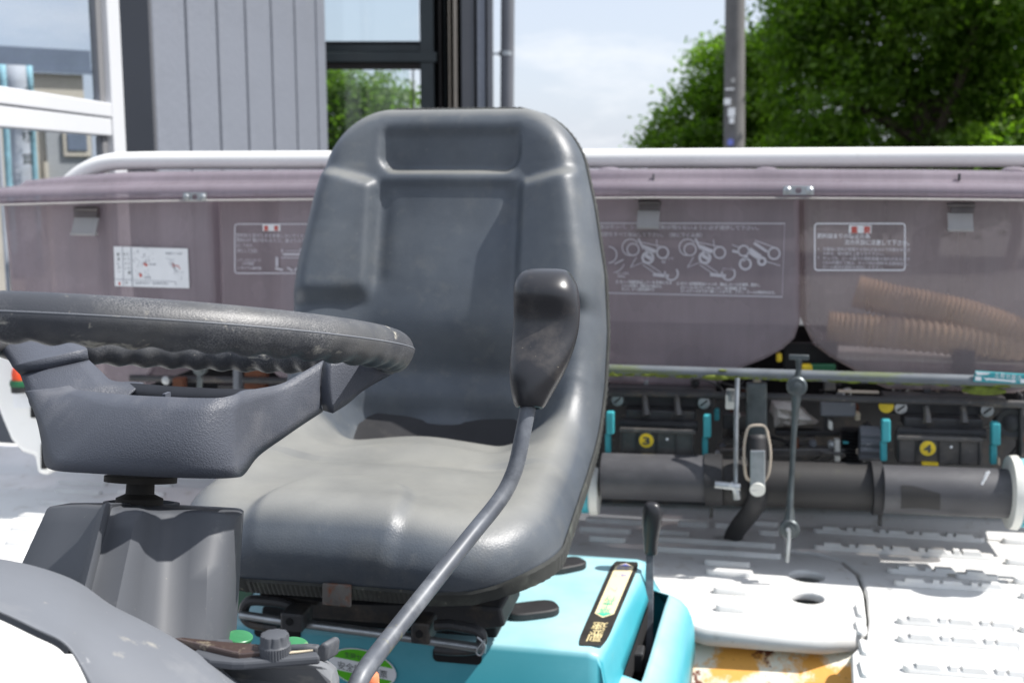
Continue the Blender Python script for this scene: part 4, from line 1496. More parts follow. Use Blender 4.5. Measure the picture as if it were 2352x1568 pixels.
stk = obj('approval_sticker', B().poly([st(math.cos(a), math.sin(a)) for a in np.linspace(0, 2 * math.pi, 49)[:-1]]), M['paper'], cov, smooth=False)
up_ = [st(0.95 * math.cos(a), 0.95 * math.sin(a), 0.0004) for a in np.linspace(math.asin(.32), math.pi - math.asin(.32), 30)]
dn_ = [st(0.95 * math.cos(a), 0.95 * math.sin(a), 0.0004) for a in np.linspace(math.pi + math.asin(.38), 2 * math.pi - math.asin(.38), 30)]
obj('green_field', B().poly(up_), M['lime'], stk, smooth=False)
obj('green_field', B().poly(dn_), M['lime'], stk, smooth=False)
bb = B()
exn = ex_.normalized()
ezn = ez_.normalized()
put_text(bb, '安全鑑定証票', st(-0.72, -0.26, 0.0008), exn, ezn, ez_.length * 0.46, ex_.length * 1.46)
put_text(bb, '生研センター', st(-0.52, 0.44, 0.0008), exn, ezn, ez_.length * 0.32, ex_.length * 1.04)
obj('lettering', bb, M['ink'], stk, smooth=False)
# square cut-outs in the front face
for (x0, y0, x1, y1) in ((994, 1484, 1106, 1527), (583, 1440, 690, 1470)):
    a, c = W(x0, y0, fw - 0.001), W(x1, y1, fw - 0.001)
    rr = rrect(a.x, c.z, c.x, a.z, 0.006, 4)
    obj('cut_out', B().prism([Vector((x, fw - 0.001, z)) for x, z in rr], (0, 0.012, 0)), M['void'], cov, smooth=False)
# green sticker on the far left of the cover top
obj('green_sticker', B().poly([Zp(x, y, HT - 0.0012) for x, y in ((500, 1350), (582, 1338), (598, 1340), (540, 1410), (500, 1440))]), M['dgreen'], cov, smooth=False)

# ---- small range lever
sp = [W(1493, 1262, 1.53), W(1492, 1330, 1.52), W(1490, 1420, 1.505), W(1488, 1500, 1.49), W(1484, 1560, 1.48)]
rl = obj('range_lever', B().loft([[p + Vector((0.0062 * k * a, 0.0028 * c, 0)) for a, c in ((-1, -1), (1, -1), (1, 1), (-1, 1))] for p, k in zip(sp, (0.8, 0.9, 1.0, 1.15, 1.2))], True, True), M['rod'], mc, smooth=False, bevel=0.001)
kn2 = [(1152, 1490, 1504, .005), (1156, 1483, 1512, .009), (1170, 1479, 1517, .0115), (1190, 1478, 1518, .012), (1210, 1479, 1515, .0115), (1230, 1480, 1510, .0105), (1255, 1481, 1508, .0095), (1268, 1482, 1508, .009), (1273, 1484, 1506, .008)]
rings = []
for y, xl, xr, d in kn2:
    cm = W((xl + xr) / 2, y, 1.53)
    hwid = (W(xr, y, 1.53).x - W(xl, y, 1.53).x) / 2 * 1.2
    rings.append([cm + Vector((hwid * math.copysign(abs(math.cos(a)) ** .75, math.cos(a)), d * math.copysign(abs(math.sin(a)) ** .75, math.sin(a)), 0)) for a in np.linspace(0, 2 * math.pi, 25)[:-1]])
obj('lever_grip', B().loft(rings, True, True), M['knob'], rl, angle=50, sub=1)

# ---- floor
HF = 0.68
ZF = EYE - HF


def fl(px, py):
    p = Zp(px, py, HF)
    return (p.x, p.y)


# middle panel with the holes, front lip at py 1445
outer = [fl(x, y) for x, y in ((300, 1196), (1000, 1190), (1795, 1196), (1805, 1230), (1806, 1268), (1870, 1275), (1930, 1290), (1966, 1318), (1983, 1360), (1990, 1420), (1988, 1450), (1960, 1456), (1890, 1462), (1620, 1442), (1575, 1425), (1300, 1420), (350, 1420))]


def hole(px, py, rx):
    c = Zp(px, py, HF)
    r = rx / 2600 * math.hypot(c.x, c.y)
    return circle(c.x, c.y, r)


vs, fs = plate2d(outer, [hole(1853, 1322, 37), hole(1853, 1371, 37), hole(1673, 1236, 33)], 0.016, 0.005)
bb = B().add([(v[0], v[1], ZF - 0.008 + v[2]) for v in vs], fs)
floor = obj('floor_panel', bb, M['floor'], mc, angle=30)
# front lip of the middle panel
lipf = [fl(x, y) for x, y in ((1570, 1424), (1622, 1441), (1760, 1452), (1888, 1461), (1962, 1454), (1990, 1440))]
bb = B()
rows = []
for (dz, dy) in ((0.001, 0.012), (0.003, 0.0), (0.0, -0.008), (-0.012, -0.012), (-0.024, -0.008), (-0.028, 0.0), (-0.028, 0.02)):
    rows.append([Vector((x, y + dy, ZF + dz)) for x, y in lipf])
obj('panel_lip', B().grid(rows), M['floor'], floor, angle=60)
# right-hand panel
outer = [fl(x, y) for x, y in ((1812, 1200), (2150, 1200), (2700, 1222), (2800, 1700), (1962, 1700), (1955, 1500), (1990, 1465), (1996, 1420), (1990, 1360), (1974, 1316), (1936, 1284), (1872, 1268), (1813, 1261)) ]
vs, fs = plate2d(outer, [], 0.016, 0.005)
obj('floor_panel', B().add([(v[0], v[1], ZF - 0.008 + v[2]) for v in vs], fs), M['floor'], mc, angle=30)
fr_ = [fl(x, y) for x, y in ((1957, 1500), (1962, 1700))]
obj('panel_flange', B().prism([(fr_[0][0] + .003, fr_[0][1], ZF - 0.004), (fr_[1][0] + .003, fr_[1][1], ZF - 0.004), (fr_[1][0] + .003, fr_[1][1], ZF - 0.09), (fr_[0][0] + .003, fr_[0][1], ZF - 0.09)], (0.004, 0, 0)), M['floor'], floor, smooth=False)
# left part of the floor and its raised back edge
outer = [(-2.1, 1.0), (-0.66, 1.0), (-0.64, 2.30), (-2.1, 2.30)]
vs, fs = plate2d(outer, [], 0.016, 0.005)
obj('floor_panel', B().add([(v[0], v[1], ZF - 0.006 + v[2]) for v in vs], fs), M['floor'], mc, angle=30)
bk0, bk1 = Zp(1320, 1186, HF), Zp(2700, 1212, HF)
rows = []
for (dy, dz) in ((-0.03, 0.002), (0.0, 0.006), (0.03, 0.022), (0.06, 0.030), (0.14, 0.030)):
    rows.append([Vector((-2.1, bk0.y + 0.10 + dy, ZF + dz)), Vector((0.9, bk0.y + 0.02 + dy, ZF + dz))])
obj('rear_step', B().grid(rows), M['floor'], floor, angle=60)

# treads: one raised bar shape, copied


def tread_mesh(ln, wd=0.017, ht=0.009):
    bb = B()
    rings = []
    for (k, z) in ((1.0, 0.0), (0.86, ht * 0.7), (0.62, ht)):
        rings.append([Vector((x, y, z)) for x, y in rrect(-ln / 2 - 0.004 * (k - 1), -wd / 2 * k, ln / 2 + 0.004 * (k - 1), wd / 2 * k, wd / 2 * k * 0.98, 4)])
    bb.loft(rings, True, True)
    return bb


def notch_tread(ln, ht=0.013):
    """bar with lower notched bites along it"""
    bb = tread_mesh(ln, 0.020, ht * 0.6)
    x = -ln / 2 + 0.018
    k = 0
    while x < ln / 2 - 0.02:
        wdt = 0.034 if k % 2 == 0 else 0.010
        rings = []
        for (q, z) in ((1.0, ht * 0.5), (0.8, ht)):
            rings.append([Vector((x + a * (wdt * (q if wdt > .02 else 1)), b_ * 0.008 * q, z)) for a, b_ in ((0, -1), (1, -1), (1, 1), (0, 1))])
        bb.loft(rings, True, True)
        x += wdt + (0.006 if k % 2 else 0.010)
        k += 1
    return bb


tr_src = {}


def tread(x0, x1, y0, y1, notched=False):
    a, c = Zp(x0, y0, HF), Zp(x1, y1, HF)
    ln = round((c - a).length / 0.01) * 0.01
    ln = max(ln, 0.03)
    key = (ln, notched)
    p = (a + c) / 2
    p.z = ZF + 0.0005
    rz = 0
    if key in tr_src:
        o = copy_at(tr_src[key], floor, p)
    else:
        bb = notch_tread(ln) if notched else tread_mesh(ln)
        bb.v = [v + p for v in bb.v]
        o = obj('tread', bb, M['floor'], floor, angle=40, loc=p)
        tr_src[key] = o


for (x0, x1, y0, y1, nt_) in ((1870, 2258, 1221, 1243, 1), (1868, 2282, 1258, 1284, 1), (2036, 2178, 1314, 1320, 1), (2195, 2290, 1326, 1330, 1), (2050, 2330, 1342, 1358, 1), (2058, 2330, 1432, 1444, 1), (2062, 2340, 1472, 1488, 1), (2074, 2352, 1542, 1556, 1),
                              (2300, 2420, 1246, 1252, 0), (2310, 2430, 1294, 1300, 0), (2330, 2440, 1338, 1344, 0), (2340, 2450, 1372, 1378, 0), (2345, 2500, 1450, 1458, 1),
                              (1345, 1520, 1200, 1204, 0), (1330, 1450, 1219, 1223, 0), (1475, 1585, 1224, 1230, 0), (1555, 1630, 1206, 1210, 0), (1640, 1690, 1210, 1212, 0), (1730, 1786, 1205, 1208, 0), (1740, 1790, 1226, 1229, 0), (1480, 1780, 1243, 1254, 0), (1350, 1440, 1240, 1244, 0), (1500, 1790, 1268, 1276, 0), (1620, 1720, 1296, 1300, 0), (1620, 1730, 1318, 1322, 0), (1640, 1720, 1360, 1364, 0), (1640, 1720, 1400, 1404, 0)):
    tread(x0, x1, y0, y1, bool(nt_))
for (x0, x1, y0, y1) in ((130, 250, 1112, 1114), (280, 400, 1114, 1117), (120, 240, 1132, 1134), (270, 380, 1135, 1138), (90, 220, 1160, 1162), (40, 160, 1190, 1192), (20, 150, 1220, 1223), (10, 130, 1252, 1256), (250, 400, 1160, 1162)):
    tread(x0, x1, y0, y1)
# short side treads along the right panel's edge
for y in (1405, 1445, 1490, 1540):
    a = Zp(1975 if y < 1480 else 1985, y, HF)
    a.z = ZF + 0.0005
    bb = tread_mesh(0.05, 0.014, 0.005)
    bb.v = [Vector((-v.y, v.x, v.z)) + a for v in bb.v]
    obj('tread', bb, M['floor'], floor, angle=40, loc=a)
# chassis below and the rusted sheet under the lip
obj('chassis', B().box((-0.75, 0.5, 0.30), (0.10, 2.1, 0.50)).box((0.0, 1.75, 0.42), (0.9, 2.2, 0.55)).box((-1.1, 1.9, 0.40), (0.0, 2.2, 0.52)), M['dark'], mc, smooth=False, bevel=0.01)
ra_ = [W(x, y, 1.70) for x, y in ((1540, 1462), (1640, 1466), (1740, 1470), (1840, 1478), (1960, 1482))]
rows = []
for (dw, dz) in ((0.10, 0.01), (0.06, 0.004), (0.02, -0.016), (-0.02, -0.045), (-0.06, -0.085), (-0.09, -0.13)):
    rows.append([p + Vector((0, dw - 0.07, dz + 0.004)) for p in ra_])
obj('rusted_sheet', B().grid(rows), M['rust'], mc, angle=180, sub=2)
bb = B().prism([W(x, y, 1.80) for x, y in ((1590, 1462), (1960, 1474), (1960, 1540), (1590, 1530))], (0, 0.02, 0))
obj('under_frame', bb, M['rustdark'], mc, smooth=False)

# ---- fertiliser hoppers
WH = 2.05


def hop_outline(px):
    return [W(x, y, WH) for x, y in px]


hoppers = [
    ([(2, 462), (484, 452), (494, 700), (470, 770), (420, 815), (350, 842), (330, 890), (190, 890), (160, 845), (90, 810), (45, 760), (22, 680)], None),
    ([(497, 455), (1160, 450), (1162, 720), (1130, 790), (1060, 835), (990, 885), (660, 885), (600, 838), (535, 800), (505, 740)], None),
    ([(1168, 452), (1836, 450), (1838, 740), (1826, 778), (1800, 802), (1760, 824), (1705, 846), (1665, 872), (1640, 892), (1390, 880), (1340, 860), (1240, 820), (1190, 780), (1170, 730)], None),
    ([(1846, 450), (2600, 455), (2605, 760), (2560, 830), (2480, 880), (2330, 905), (2040, 895), (2005, 880), (1960, 850), (1905, 820), (1868, 792), (1850, 755)], None)]
hop_objs = []
for px, _ in hoppers:
    pts = hop_outline(px)
    # round the outline a little, keep the top edge
    bb = B()
    back = [p + Vector((0, 0.34, 0)) for p in pts]
    f1 = [p + Vector((0, 0.010, 0)) for p in pts]
    cenp = sum(pts, Vector()) / len(pts)
    f0 = [p.lerp(cenp, 0.018) for p in pts]
    n = len(pts)
    fs = []
    vs = f0 + f1 + back
    for ring in (0, 1):
        for j in range(n):
            k = (j + 1) % n
            if j == 0:
                continue
            fs.append((ring * n + j, ring * n + k, (ring + 1) * n + k, (ring + 1) * n + j))
    fs.append(tuple(range(n)))
    fs.append(tuple(2 * n + j for j in reversed(range(n))))
    bb.add(vs, fs)
    o = obj('fertiliser_hopper', bb, M['hopper_clear'] if px[0][0] > 1800 else M['hopper'], mc, angle=30, bevel=0.006, bseg=3)
    hop_objs.append(o)
# lids (rolled lower lip and raised upper tier), one over each pair of hoppers
lprof = [(2.040, 456), (2.024, 455), (2.018, 447), (2.018, 436), (2.022, 427), (2.030, 421), (2.045, 418), (2.058, 417), (2.064, 411), (2.066, 403), (2.072, 396), (2.085, 392), (2.20, 390), (2.36, 392), (2.42, 400), (2.42, 440)]


def lid_sect(x, dy, squash=1.0):
    out = []
    for w, y in lprof:
        out.append(W(x, (y if y >= 418 else 418 - (418 - y) * squash) + dy, w))
    zref = [W(1176, y, w).z for w, y in lprof]
    return out


lids = []
rows = [lid_sect(x, dy, sq) for x, dy, sq in ((-22, 15, .02), (0, 13.5, .05), (45, 12, .15), (60, 11.5, .55), (180, 8, .85), (300, 4.5, 1.0), (480, 2, 1.0), (720, 0, 1.0), (1164, -1, 1.0))]
lids.append(obj('hopper_lid', B().grid(rows), M['lid'], mc, angle=180, solid=0.003))
rows = [lid_sect(x, dy) for x, dy in ((1167, -1), (1500, -3), (1840, -2.5), (2100, -1), (2352, 2), (2700, 6))]
lids.append(obj('hopper_lid', B().grid(rows), M['lid'], mc, angle=180, solid=0.003))
# flange added under each lid lip, pale for the light caught on its edge
for li, xs in zip(lids, ([(-10, 470), (240, 463), (480, 459), (720, 457), (1160, 455)], [(1170, 455), (1500, 453), (1840, 454), (2100, 456), (2352, 459), (2700, 463)])):
    rows = []
    for (dw, dy) in ((2.040, -2), (2.010, -1), (2.006, 1), (2.010, 3), (2.046, 4)):
        rows.append([W(x, y + dy, dw) for x, y in xs])
    obj('lit_rim_flange', B().grid(rows), M['clasp'], li, angle=60)
for x in (1501, 2203):
    p = W(x, 407, 2.058)
    obj('lid_slit', B().obox(p, (0.0012, 0, 0), (0, 0.006, 0), (0, 0, 0.006)), M['ink'], lids[1], smooth=False)
for x in (1400, 1760, 2330):
    p = W(x, 392, 2.12)
    obj('lid_boss', B().ell(p, (0.022, 0, 0), (0, 0.02, 0), (0, 0, 0.007)), M['lid'], lids[1])
# joining plates with two screws
for (x0, y0, x1, y1, li) in ((421, 442, 475, 463, 0), (1799, 427, 1869, 448, 1)):
    a, c = W(x0, y0, 2.010), W(x1, y1, 2.010)
    cx, cz = (a.x + c.x) / 2, (a.z + c.z) / 2
    vs, fs = plate2d([(a.x, c.z), (c.x, c.z), (c.x, a.z), (a.x, a.z)], [circle(cx, cz, 0.0055, 20)], 0.003, 0.0006)
    pl = obj('joining_plate', B().add([(v[0], 2.010 + v[2], v[1]) for v in vs], fs), M['steel'], lids[li], smooth=False)
    for sx in (-1, 1):
        q = Vector((cx + sx * (c.x - a.x) * 0.36, 2.008, cz))
        obj('screw', B().lathe(q, (0, -1, 0), [(0.0068, 0), (0.0065, 0.002), (0.0045, 0.004), (0.001, 0.0045)], 16), M['steel'], pl)
# clasps
for (x, y, dark_w, hi) in ((194, 476, 58, 0), (1491, 460, 50, 2), (2210, 466, 56, 3)):
    w_ = 2.035
    kk = dark_w / 2
    a, c = W(x - kk + 2, y - 2, w_), W(x + kk, y + 25, w_)
    cl = obj('clasp', B().box((a.x, w_, c.z), (c.x, w_ + 0.012, a.z)), M['clasp_dark'], hop_objs[hi], smooth=False, bevel=0.002)
    a, c = W(x - kk - 3, y + 24, w_ - 0.012), W(x + kk - 2, y + 62, w_ - 0.012)
    bb = B().prism([(a.x, w_, a.z), (c.x, w_, a.z), (c.x, w_ - 0.016, c.z), (a.x, w_ - 0.016, c.z)], (0, 0.004, 0.001))
    bb.box((a.x, w_ - 0.018, c.z - 0.003), (c.x, w_ - 0.004, c.z + 0.003))
    obj('clasp_tab', bb, M['clasp'], cl, smooth=False, bevel=0.0015)
    p = W(x + kk + 2, y + 5, w_ - 0.004)
    obj('clasp_hinge', B().tube([p, p - Vector((dark_w * 0.0008, 0, 0))], 0.0035, 8), M['clasp_dark'], cl)

# printed notices on the hopper fronts
TW = WH - 0.0018
PXM = (W(1477, 600, TW).x - W(1377, 600, TW).x) / 100     # metres per pixel on this plane


def frame_poly(pts2, t, m, parent, name):
    """thin outline of a printed frame"""
    bb = B()
    n = len(pts2)
    cxp = sum(p[0] for p in pts2) / n
    cyp = sum(p[1] for p in pts2) / n
    o1, o2 = [], []
    for i in range(n):
        x, y = pts2[i]
        xp, yp = pts2[i - 1]
        xn, yn = pts2[(i + 1) % n]
        dx, dy = xn - xp, yn - yp
        l = math.hypot(dx, dy) or 1
        nx, ny = -dy / l, dx / l
        if (cxp - x) * nx + (cyp - y) * ny < 0:
            nx, ny = -nx, -ny
        o1.append(W(x, y, TW))
        o2.append(W(x + nx * t, y + ny * t, TW))
    o1.append(o1[0])
    o2.append(o2[0])
    bb.grid([o1, o2])
    return obj(name, bb, m, parent, smooth=False)


def lines(specs, m, parent, name='lettering', slope=0.0, bold=0.012):
    for (body, x, y, size, width) in specs:
        bb = B()
        o = W(x, y, TW)
        put_text(bb, body, o, Vector((1, 0, slope)), (0, 0, 1), size * PXM, width * PXM if width else None, bold)
        obj(name, bb, m, parent, smooth=False)


def ring_strokes(specs, m, parent, name='diagram'):
    bb = B()
    for sp_ in specs:
        if sp_[0] == 'o':
            _, x, y, r, t = sp_[:5]
            a0, a1 = (sp_[5], sp_[6]) if len(sp_) > 5 else (0, 360)
            n = 26
            rr1 = [W(x + r * math.cos(R(a0 + (a1 - a0) * k / n)), y + r * math.sin(R(a0 + (a1 - a0) * k / n)), TW) for k in range(n + 1)]
            rr2 = [W(x + (r - t) * math.cos(R(a0 + (a1 - a0) * k / n)), y + (r - t) * math.sin(R(a0 + (a1 - a0) * k / n)), TW) for k in range(n + 1)]
            bb.grid([rr1, rr2])
        else:
            _, x0, y0, x1, y1, t = sp_
            l = math.hypot(x1 - x0, y1 - y0) or 1
            nx, ny = -(y1 - y0) / l * t / 2, (x1 - x0) / l * t / 2
            bb.poly([W(x0 + nx, y0 + ny, TW), W(x1 + nx, y1 + ny, TW), W(x1 - nx, y1 - ny, TW), W(x0 - nx, y0 - ny, TW)])
    obj(name, bb, m, parent, smooth=False)


# notice on the right hopper
hD = hop_objs[3]
nt_d = frame_poly([(p[0], p[1]) for p in rrect(1870, 512, 2080, 622, 8, 3)], 3.0, M['print'], hD, 'notice_frame')
TW -= 0.0006
a, c = W(1950, 517, TW), W(2001, 536, TW)
obj('warning_box', B().box((a.x, TW, c.z), (c.x, TW + 0.0005, a.z)), M['paper'], nt_d, smooth=False)
TW -= 0.0006
lines([('重', 1954, 534, 16, 15), ('要', 1983, 534, 16, 15)], M['red'], nt_d, 'lettering', 0, 0.02)
lines([('肥料詰まりの防止の為', 1877, 546, 11.5, 112), ('次の項目に注意して下さい。', 1940, 561, 12.5, 136)], M['print'], nt_d, bold=0.008)
lines([('1.', 1879, 574, 8, 5), ('作業後に肥料が固着する恐れがあるので作業を中断す', 1890, 575, 8.4, 185), ('る時は、植付部を上昇させて下さい。', 1890, 585, 8.4, 130),
       ('2.', 1877, 594, 8, 5), ('ホッパ内、ロール部での肥料固着の恐れがあるので', 1890, 596, 8.4, 184), ('1日の作業終了後は、ホッパ内の肥料を全部排出し、', 1890, 606, 8.4, 182), ('ロール部内の肥料も排出して下さい。', 1890, 616, 8.4, 130)], M['print_dim'], nt_d)
TW += 0.0012
# diagram notice on the centre-right hopper
hC = hop_objs[2]
nt_c = frame_poly([(1300, 511), (1803, 512), (1797, 683), (1300, 672)], 3.0, M['print_dim'], hC, 'notice_frame')
lines([('肥料散布後はホッパ、シュートに肥料が残らないように必ず清掃して下さい。', 1330, 524, 10.5, 404), ('作業終了後は、残肥をすべて排出して下さい。（特に下くみ部）', 1300, 541, 10.5, 310)], M['print_dim'], nt_c)
sp_ = []
for cx in (1452, 1583):
    sp_ += [('o', cx + 2, 573, 15, 3), ('o', cx + 70, 580, 15, 4), ('o', cx - 4, 568, 20, 2.5, 90, 330), ('o', cx + 36, 592, 15, 6), ('o', cx + 90, 628, 17, 4, -40, 200), ('l', cx + 24, 608, cx + 60, 632, 2), ('l', cx + 36, 606, cx + 66, 626, 2), ('l', cx + 48, 630, cx + 84, 634, 8),
            ('l', cx + 14, 548, cx + 26, 572, 5), ('l', cx + 24, 566, cx + 54, 578, 9), ('l', cx + 20, 556, cx + 66, 566, 2), ('l', cx + 30, 572, cx + 44, 582, 6), ('l', cx + 30, 586, cx + 46, 596, 8), ('l', cx + 10, 590, cx - 4, 614, 2), ('l', cx - 4, 614, cx + 26, 602, 1.5), ('l', cx + 56, 550, cx + 58, 572, 2)]
cx = 1712
sp_ += [('o', cx + 66, 582, 15, 4), ('o', cx, 606, 15, 5), ('o', cx - 4, 576, 14, 4), ('o', cx + 38, 600, 11, 6), ('l', cx + 8, 574, cx + 34, 592, 14), ('l', cx + 20, 558, cx + 50, 578, 6), ('l', cx + 22, 552, cx + 66, 568, 2), ('l', cx - 6, 598, cx + 6, 590, 8), ('l', cx + 46, 600, cx + 80, 610, 2), ('l', cx - 30, 576, cx - 14, 580, 6), ('l', cx - 30, 562, cx - 10, 570, 2), ('o', 1398, 585, 20, 3, -90, 90), ('o', 1404, 596, 32, 2, 20, 80), ('l', 1412, 606, 1432, 596, 3)]
ring_strokes(sp_, M['print_dim'], nt_c)
lines([('ロール部内', 1418, 630, 7, 26), ('残肥排出', 1418, 637, 7, 18), ('シャッタ', 1520, 596, 7, 26), ('開', 1520, 604, 7, 8), ('ロール', 1660, 620, 7, 24)], M['print_dim'], nt_c)
lines([('① ホッパ残肥排出レバーを手前に引き', 1414, 650, 8.2, 128), ('シャッタを開き、残肥を全て排出する。', 1428, 659, 8.2, 92), ('ホッパ、ロール部を清掃する', 1428, 667, 8.2, 74), ('② ボタン式残肥排出シャッタ、繰出しロールを清掃、取外し', 1554, 654, 8.2, 186), ('ロールカバーのレバーを回転させ、', 1564, 663, 8.2, 150), ('ロールケースを下方へ開くことができ、ブラシ、ロールが取外せます。', 1564, 671, 8.2, 210)], M['print'], nt_c)
# notice on the left-centre hopper
hB = hop_objs[1]
nt_b = frame_poly([(p[0], p[1]) for p in rrect(538, 513, 860, 629, 8, 3)], 3.2, M['print_dim'], hB, 'notice_frame')
TW -= 0.0006
a, c = W(603, 515, TW), W(644, 531, TW)
obj('warning_box', B().box((a.x, TW, c.z), (c.x, TW + 0.0005, a.z)), M['paper'], nt_b, smooth=False)
TW -= 0.0006
lines([('重', 606, 529, 13, 12), ('要', 629, 529, 13, 12)], M['red'], nt_b, 'lettering', 0, 0.02)
lines([('肥料粒を混ぜたまま放置しないでください。', 543, 544, 10.5, 200), ('肥料の種類が変わるたび、重さりの変化が', 543, 555, 10.5, 200), ('おこります。', 544, 567, 10.5, 44), ('（例として注意）', 544, 579, 10.5, 54)], M['print_dim'], nt_b, bold=0.006)
lines([('1. ケースストローク', 546, 600, 8.5, 60), ('の中間部', 557, 608, 8.5, 30), ('2. ダイヤル操作部', 546, 618, 8.5, 62)], M['print_dim'], nt_b)
ring_strokes([('l', 650, 584, 700, 584, 5), ('l', 646, 592, 690, 592, 2), ('l', 636, 590, 636, 612, 6), ('l', 648, 572, 648, 580, 3), ('l', 690, 570, 690, 582, 3), ('l', 655, 576, 700, 576, 1.5), ('l', 632, 616, 650, 620, 5), ('l', 660, 614, 672, 622, 4), ('l', 684, 614, 676, 622, 4)], M['print_dim'], nt_b)
TW += 0.0012
# white picture sticker on the left hopper
hA = hop_objs[0]
TW -= 0.002
stp = [(261, 566), (431, 571), (435, 662), (264, 657)]
stw = obj('picture_sticker', B().poly([W(x, y, TW) for x, y in stp]), M['paper'], hA, smooth=False)
TW -= 0.0006
ring_strokes([('l', 281, 567, 284, 657, 1.5), ('l', 301, 568, 304, 657, 2.5), ('l', 263, 641, 304, 643, 1.5), ('l', 306, 643, 403, 647, 1), ('l', 403, 647, 404, 657, 1)], M['ink_soft'], stw)
lines([('耕', 268, 587, 8, None), ('深', 269, 598, 8, None), ('レ', 269, 608, 8, None), ('バ', 270, 617, 8, None), ('ー', 271, 627, 8, None)], M['ink'], stw, 'lettering', 0, 0.01)
lines([('ロ エ', 284, 586, 7, 14), ('リ ソ', 285, 597, 7, 14), ('ク ク', 286, 608, 7, 14), ('レ ル', 287, 618, 7, 14), ('部', 294, 629, 8, None), ('④', 288, 652, 8, None)], M['ink'], stw)
random.seed(5)
dg_ = []
for _ in range(42):
    x, y = random.gauss(328, 11), random.gauss(596, 14)
    a = random.random() * 6.28
    l = random.uniform(2, 8)
    dg_.append(('l', x, y, x + l * math.cos(a), y + l * math.sin(a), 0.9))
for _ in range(26):
    t_ = random.random()
    x, y = 385 + 30 * t_ + random.gauss(0, 3), 590 + 50 * t_ + random.gauss(0, 5)
    a = random.random() * 6.28
    l = random.uniform(2, 9)
    dg_.append(('l', x, y, x + l * math.cos(a), y + l * math.sin(a), 0.9))
ring_strokes(dg_, M['ink_soft'], stw)
ring_strokes([('l', 330, 605, 338, 610, 5), ('l', 322, 628, 324, 636, 5), ('l', 397, 604, 398, 614, 2), ('l', 398, 608, 410, 612, 1.5), ('l', 408, 609, 414, 618, 1.5), ('l', 274, 648, 275, 655, 4)], M['red'], stw, 'diagram')
lines([('肥料位置', 343, 609, 5.5, 18), ('肥料量', 331, 639, 5.5, 18), ('施肥操作レバーの位置', 380, 584, 6, 44), ('注意事項を守り・ 取扱説明 を読む', 310, 652, 6.2, 90)], M['ink_soft'], stw)
TW += 0.0026

# corrugated discharge hoses stored in the right hopper


def hose(pts, r, name, label):
    path_ = catmull(pts, 36)
    rs = [r * (1.06 if (i // 2) % 2 else 0.93) for i in range(len(path_))]
    bb = B().tube(path_, rs, 18)
    c0_ = sum((Vector(p) for p in pts), Vector()) / len(pts)
    wpos = Vector((c0_.x * CA + c0_.y * SA, -c0_.x * SA + c0_.y * CA, c0_.z))
    me = bpy.data.meshes.new(name)
    me.from_pydata([tuple(v - c0_) for v in bb.v], [], bb.f)
    me.polygons.foreach_set('use_smooth', [True] * len(me.polygons))
    me.materials.append(M['hose'])
    o = bpy.data.objects.new(name, me)
    COL.objects.link(o)
    o.location = wpos
    o.rotation_euler = (0, 0, -YAW)
    o['label'] = label
    o['category'] = 'hose'
    o['group'] = 'corrugated hoses stored in the hopper'
    return o


hose([W(1965, 668, 2.16), W(2050, 690, 2.15), W(2150, 710, 2.14), W(2250, 735, 2.13), W(2350, 775, 2.12), W(2480, 850, 2.11)], 0.030, 'corrugated_hose', 'upper tan corrugated hose lying in the right mauve hopper')
hose([W(1900, 752, 2.13), W(2000, 760, 2.125), W(2150, 772, 2.12), W(2300, 790, 2.12), W(2500, 800, 2.12)], 0.030, 'corrugated_hose', 'lower tan corrugated hose under the other in the right mauve hopper')
# paddle and clear floor inside the right hopper
bb = B().box(W(1880, 800, 2.20) + Vector((0, -0.1, -0.004)), W(2600, 812, 2.25))
obj('hopper_floor', bb, M['capwhite'], hop_objs[3], smooth=False)
blk(2195, 806, 2240, 860, 2.08, 0.05, 'hopper_outlet', M['dark'], hop_objs[3])

# ---- white guard rail behind the hoppers
rp = [(120, 470, 2.30), (150, 432, 2.30), (180, 404, 2.30), (215, 384, 2.30), (255, 372.5, 2.30), (310, 369.5, 2.30), (420, 368.5, 2.30), (750, 367.5, 2.30), (1400, 364.5, 2.30), (1900, 362, 2.30), (2352, 360, 2.30), (2700, 358, 2.30)]
obj('guard_rail', B().tube(catmull([W(*p) for p in rp], 6), 0.0192, 20), M['rail'], mc, angle=180)

# ---- mossy support bar and lower dark rail
bp = [W(300, 812, 1.99), W(900, 830, 1.985), W(1405, 849, 1.98), W(1840, 862, 1.978), W(2352, 877, 1.975), W(2700, 888, 1.97)]
sb = obj('support_bar', B().tube(bp, 0.0098, 16), M['bar'], mc, angle=60)
bb = B()
random.seed(3)
for k in range(150):
    x = random.uniform(1405, 2352)
    t_ = (x - 1405) / (2352 - 1405)
    q = W(x, 849 + 28 * t_ + random.uniform(6, 12), 1.972)
    s_ = random.uniform(0.002, 0.006)
    bb.ell(q, (s_ * random.uniform(1, 3.2), 0, 0), (0, s_ * 0.6, 0), (0, 0, s_ * 0.55), 7, 4)
for (x, y, s_) in ((1655 - 10, 866, 0.02), (2260, 897, 0.028), (1660, 850, 0.006), (2300, 884, 0.016)):
    bb.ell(W(x, y, 1.972), (s_ * 1.3, 0, 0), (0, 0.006, 0), (0, 0, s_ * 0.28), 10, 5)
obj('moss', bb, M['moss'], sb, kind='stuff')
lr = [W(1390, 902, 2.0), W(1700, 908, 2.0), W(2352, 928, 1.99), W(2700, 938, 1.99)]
obj('lower_rail', B().tube(lr, 0.0066, 10), M['dark'], mc)
lr = [W(300, 868, 2.05), W(700, 875, 2.05)]
obj('lower_rail', B().tube(lr, 0.0066, 10), M['dark'], mc)
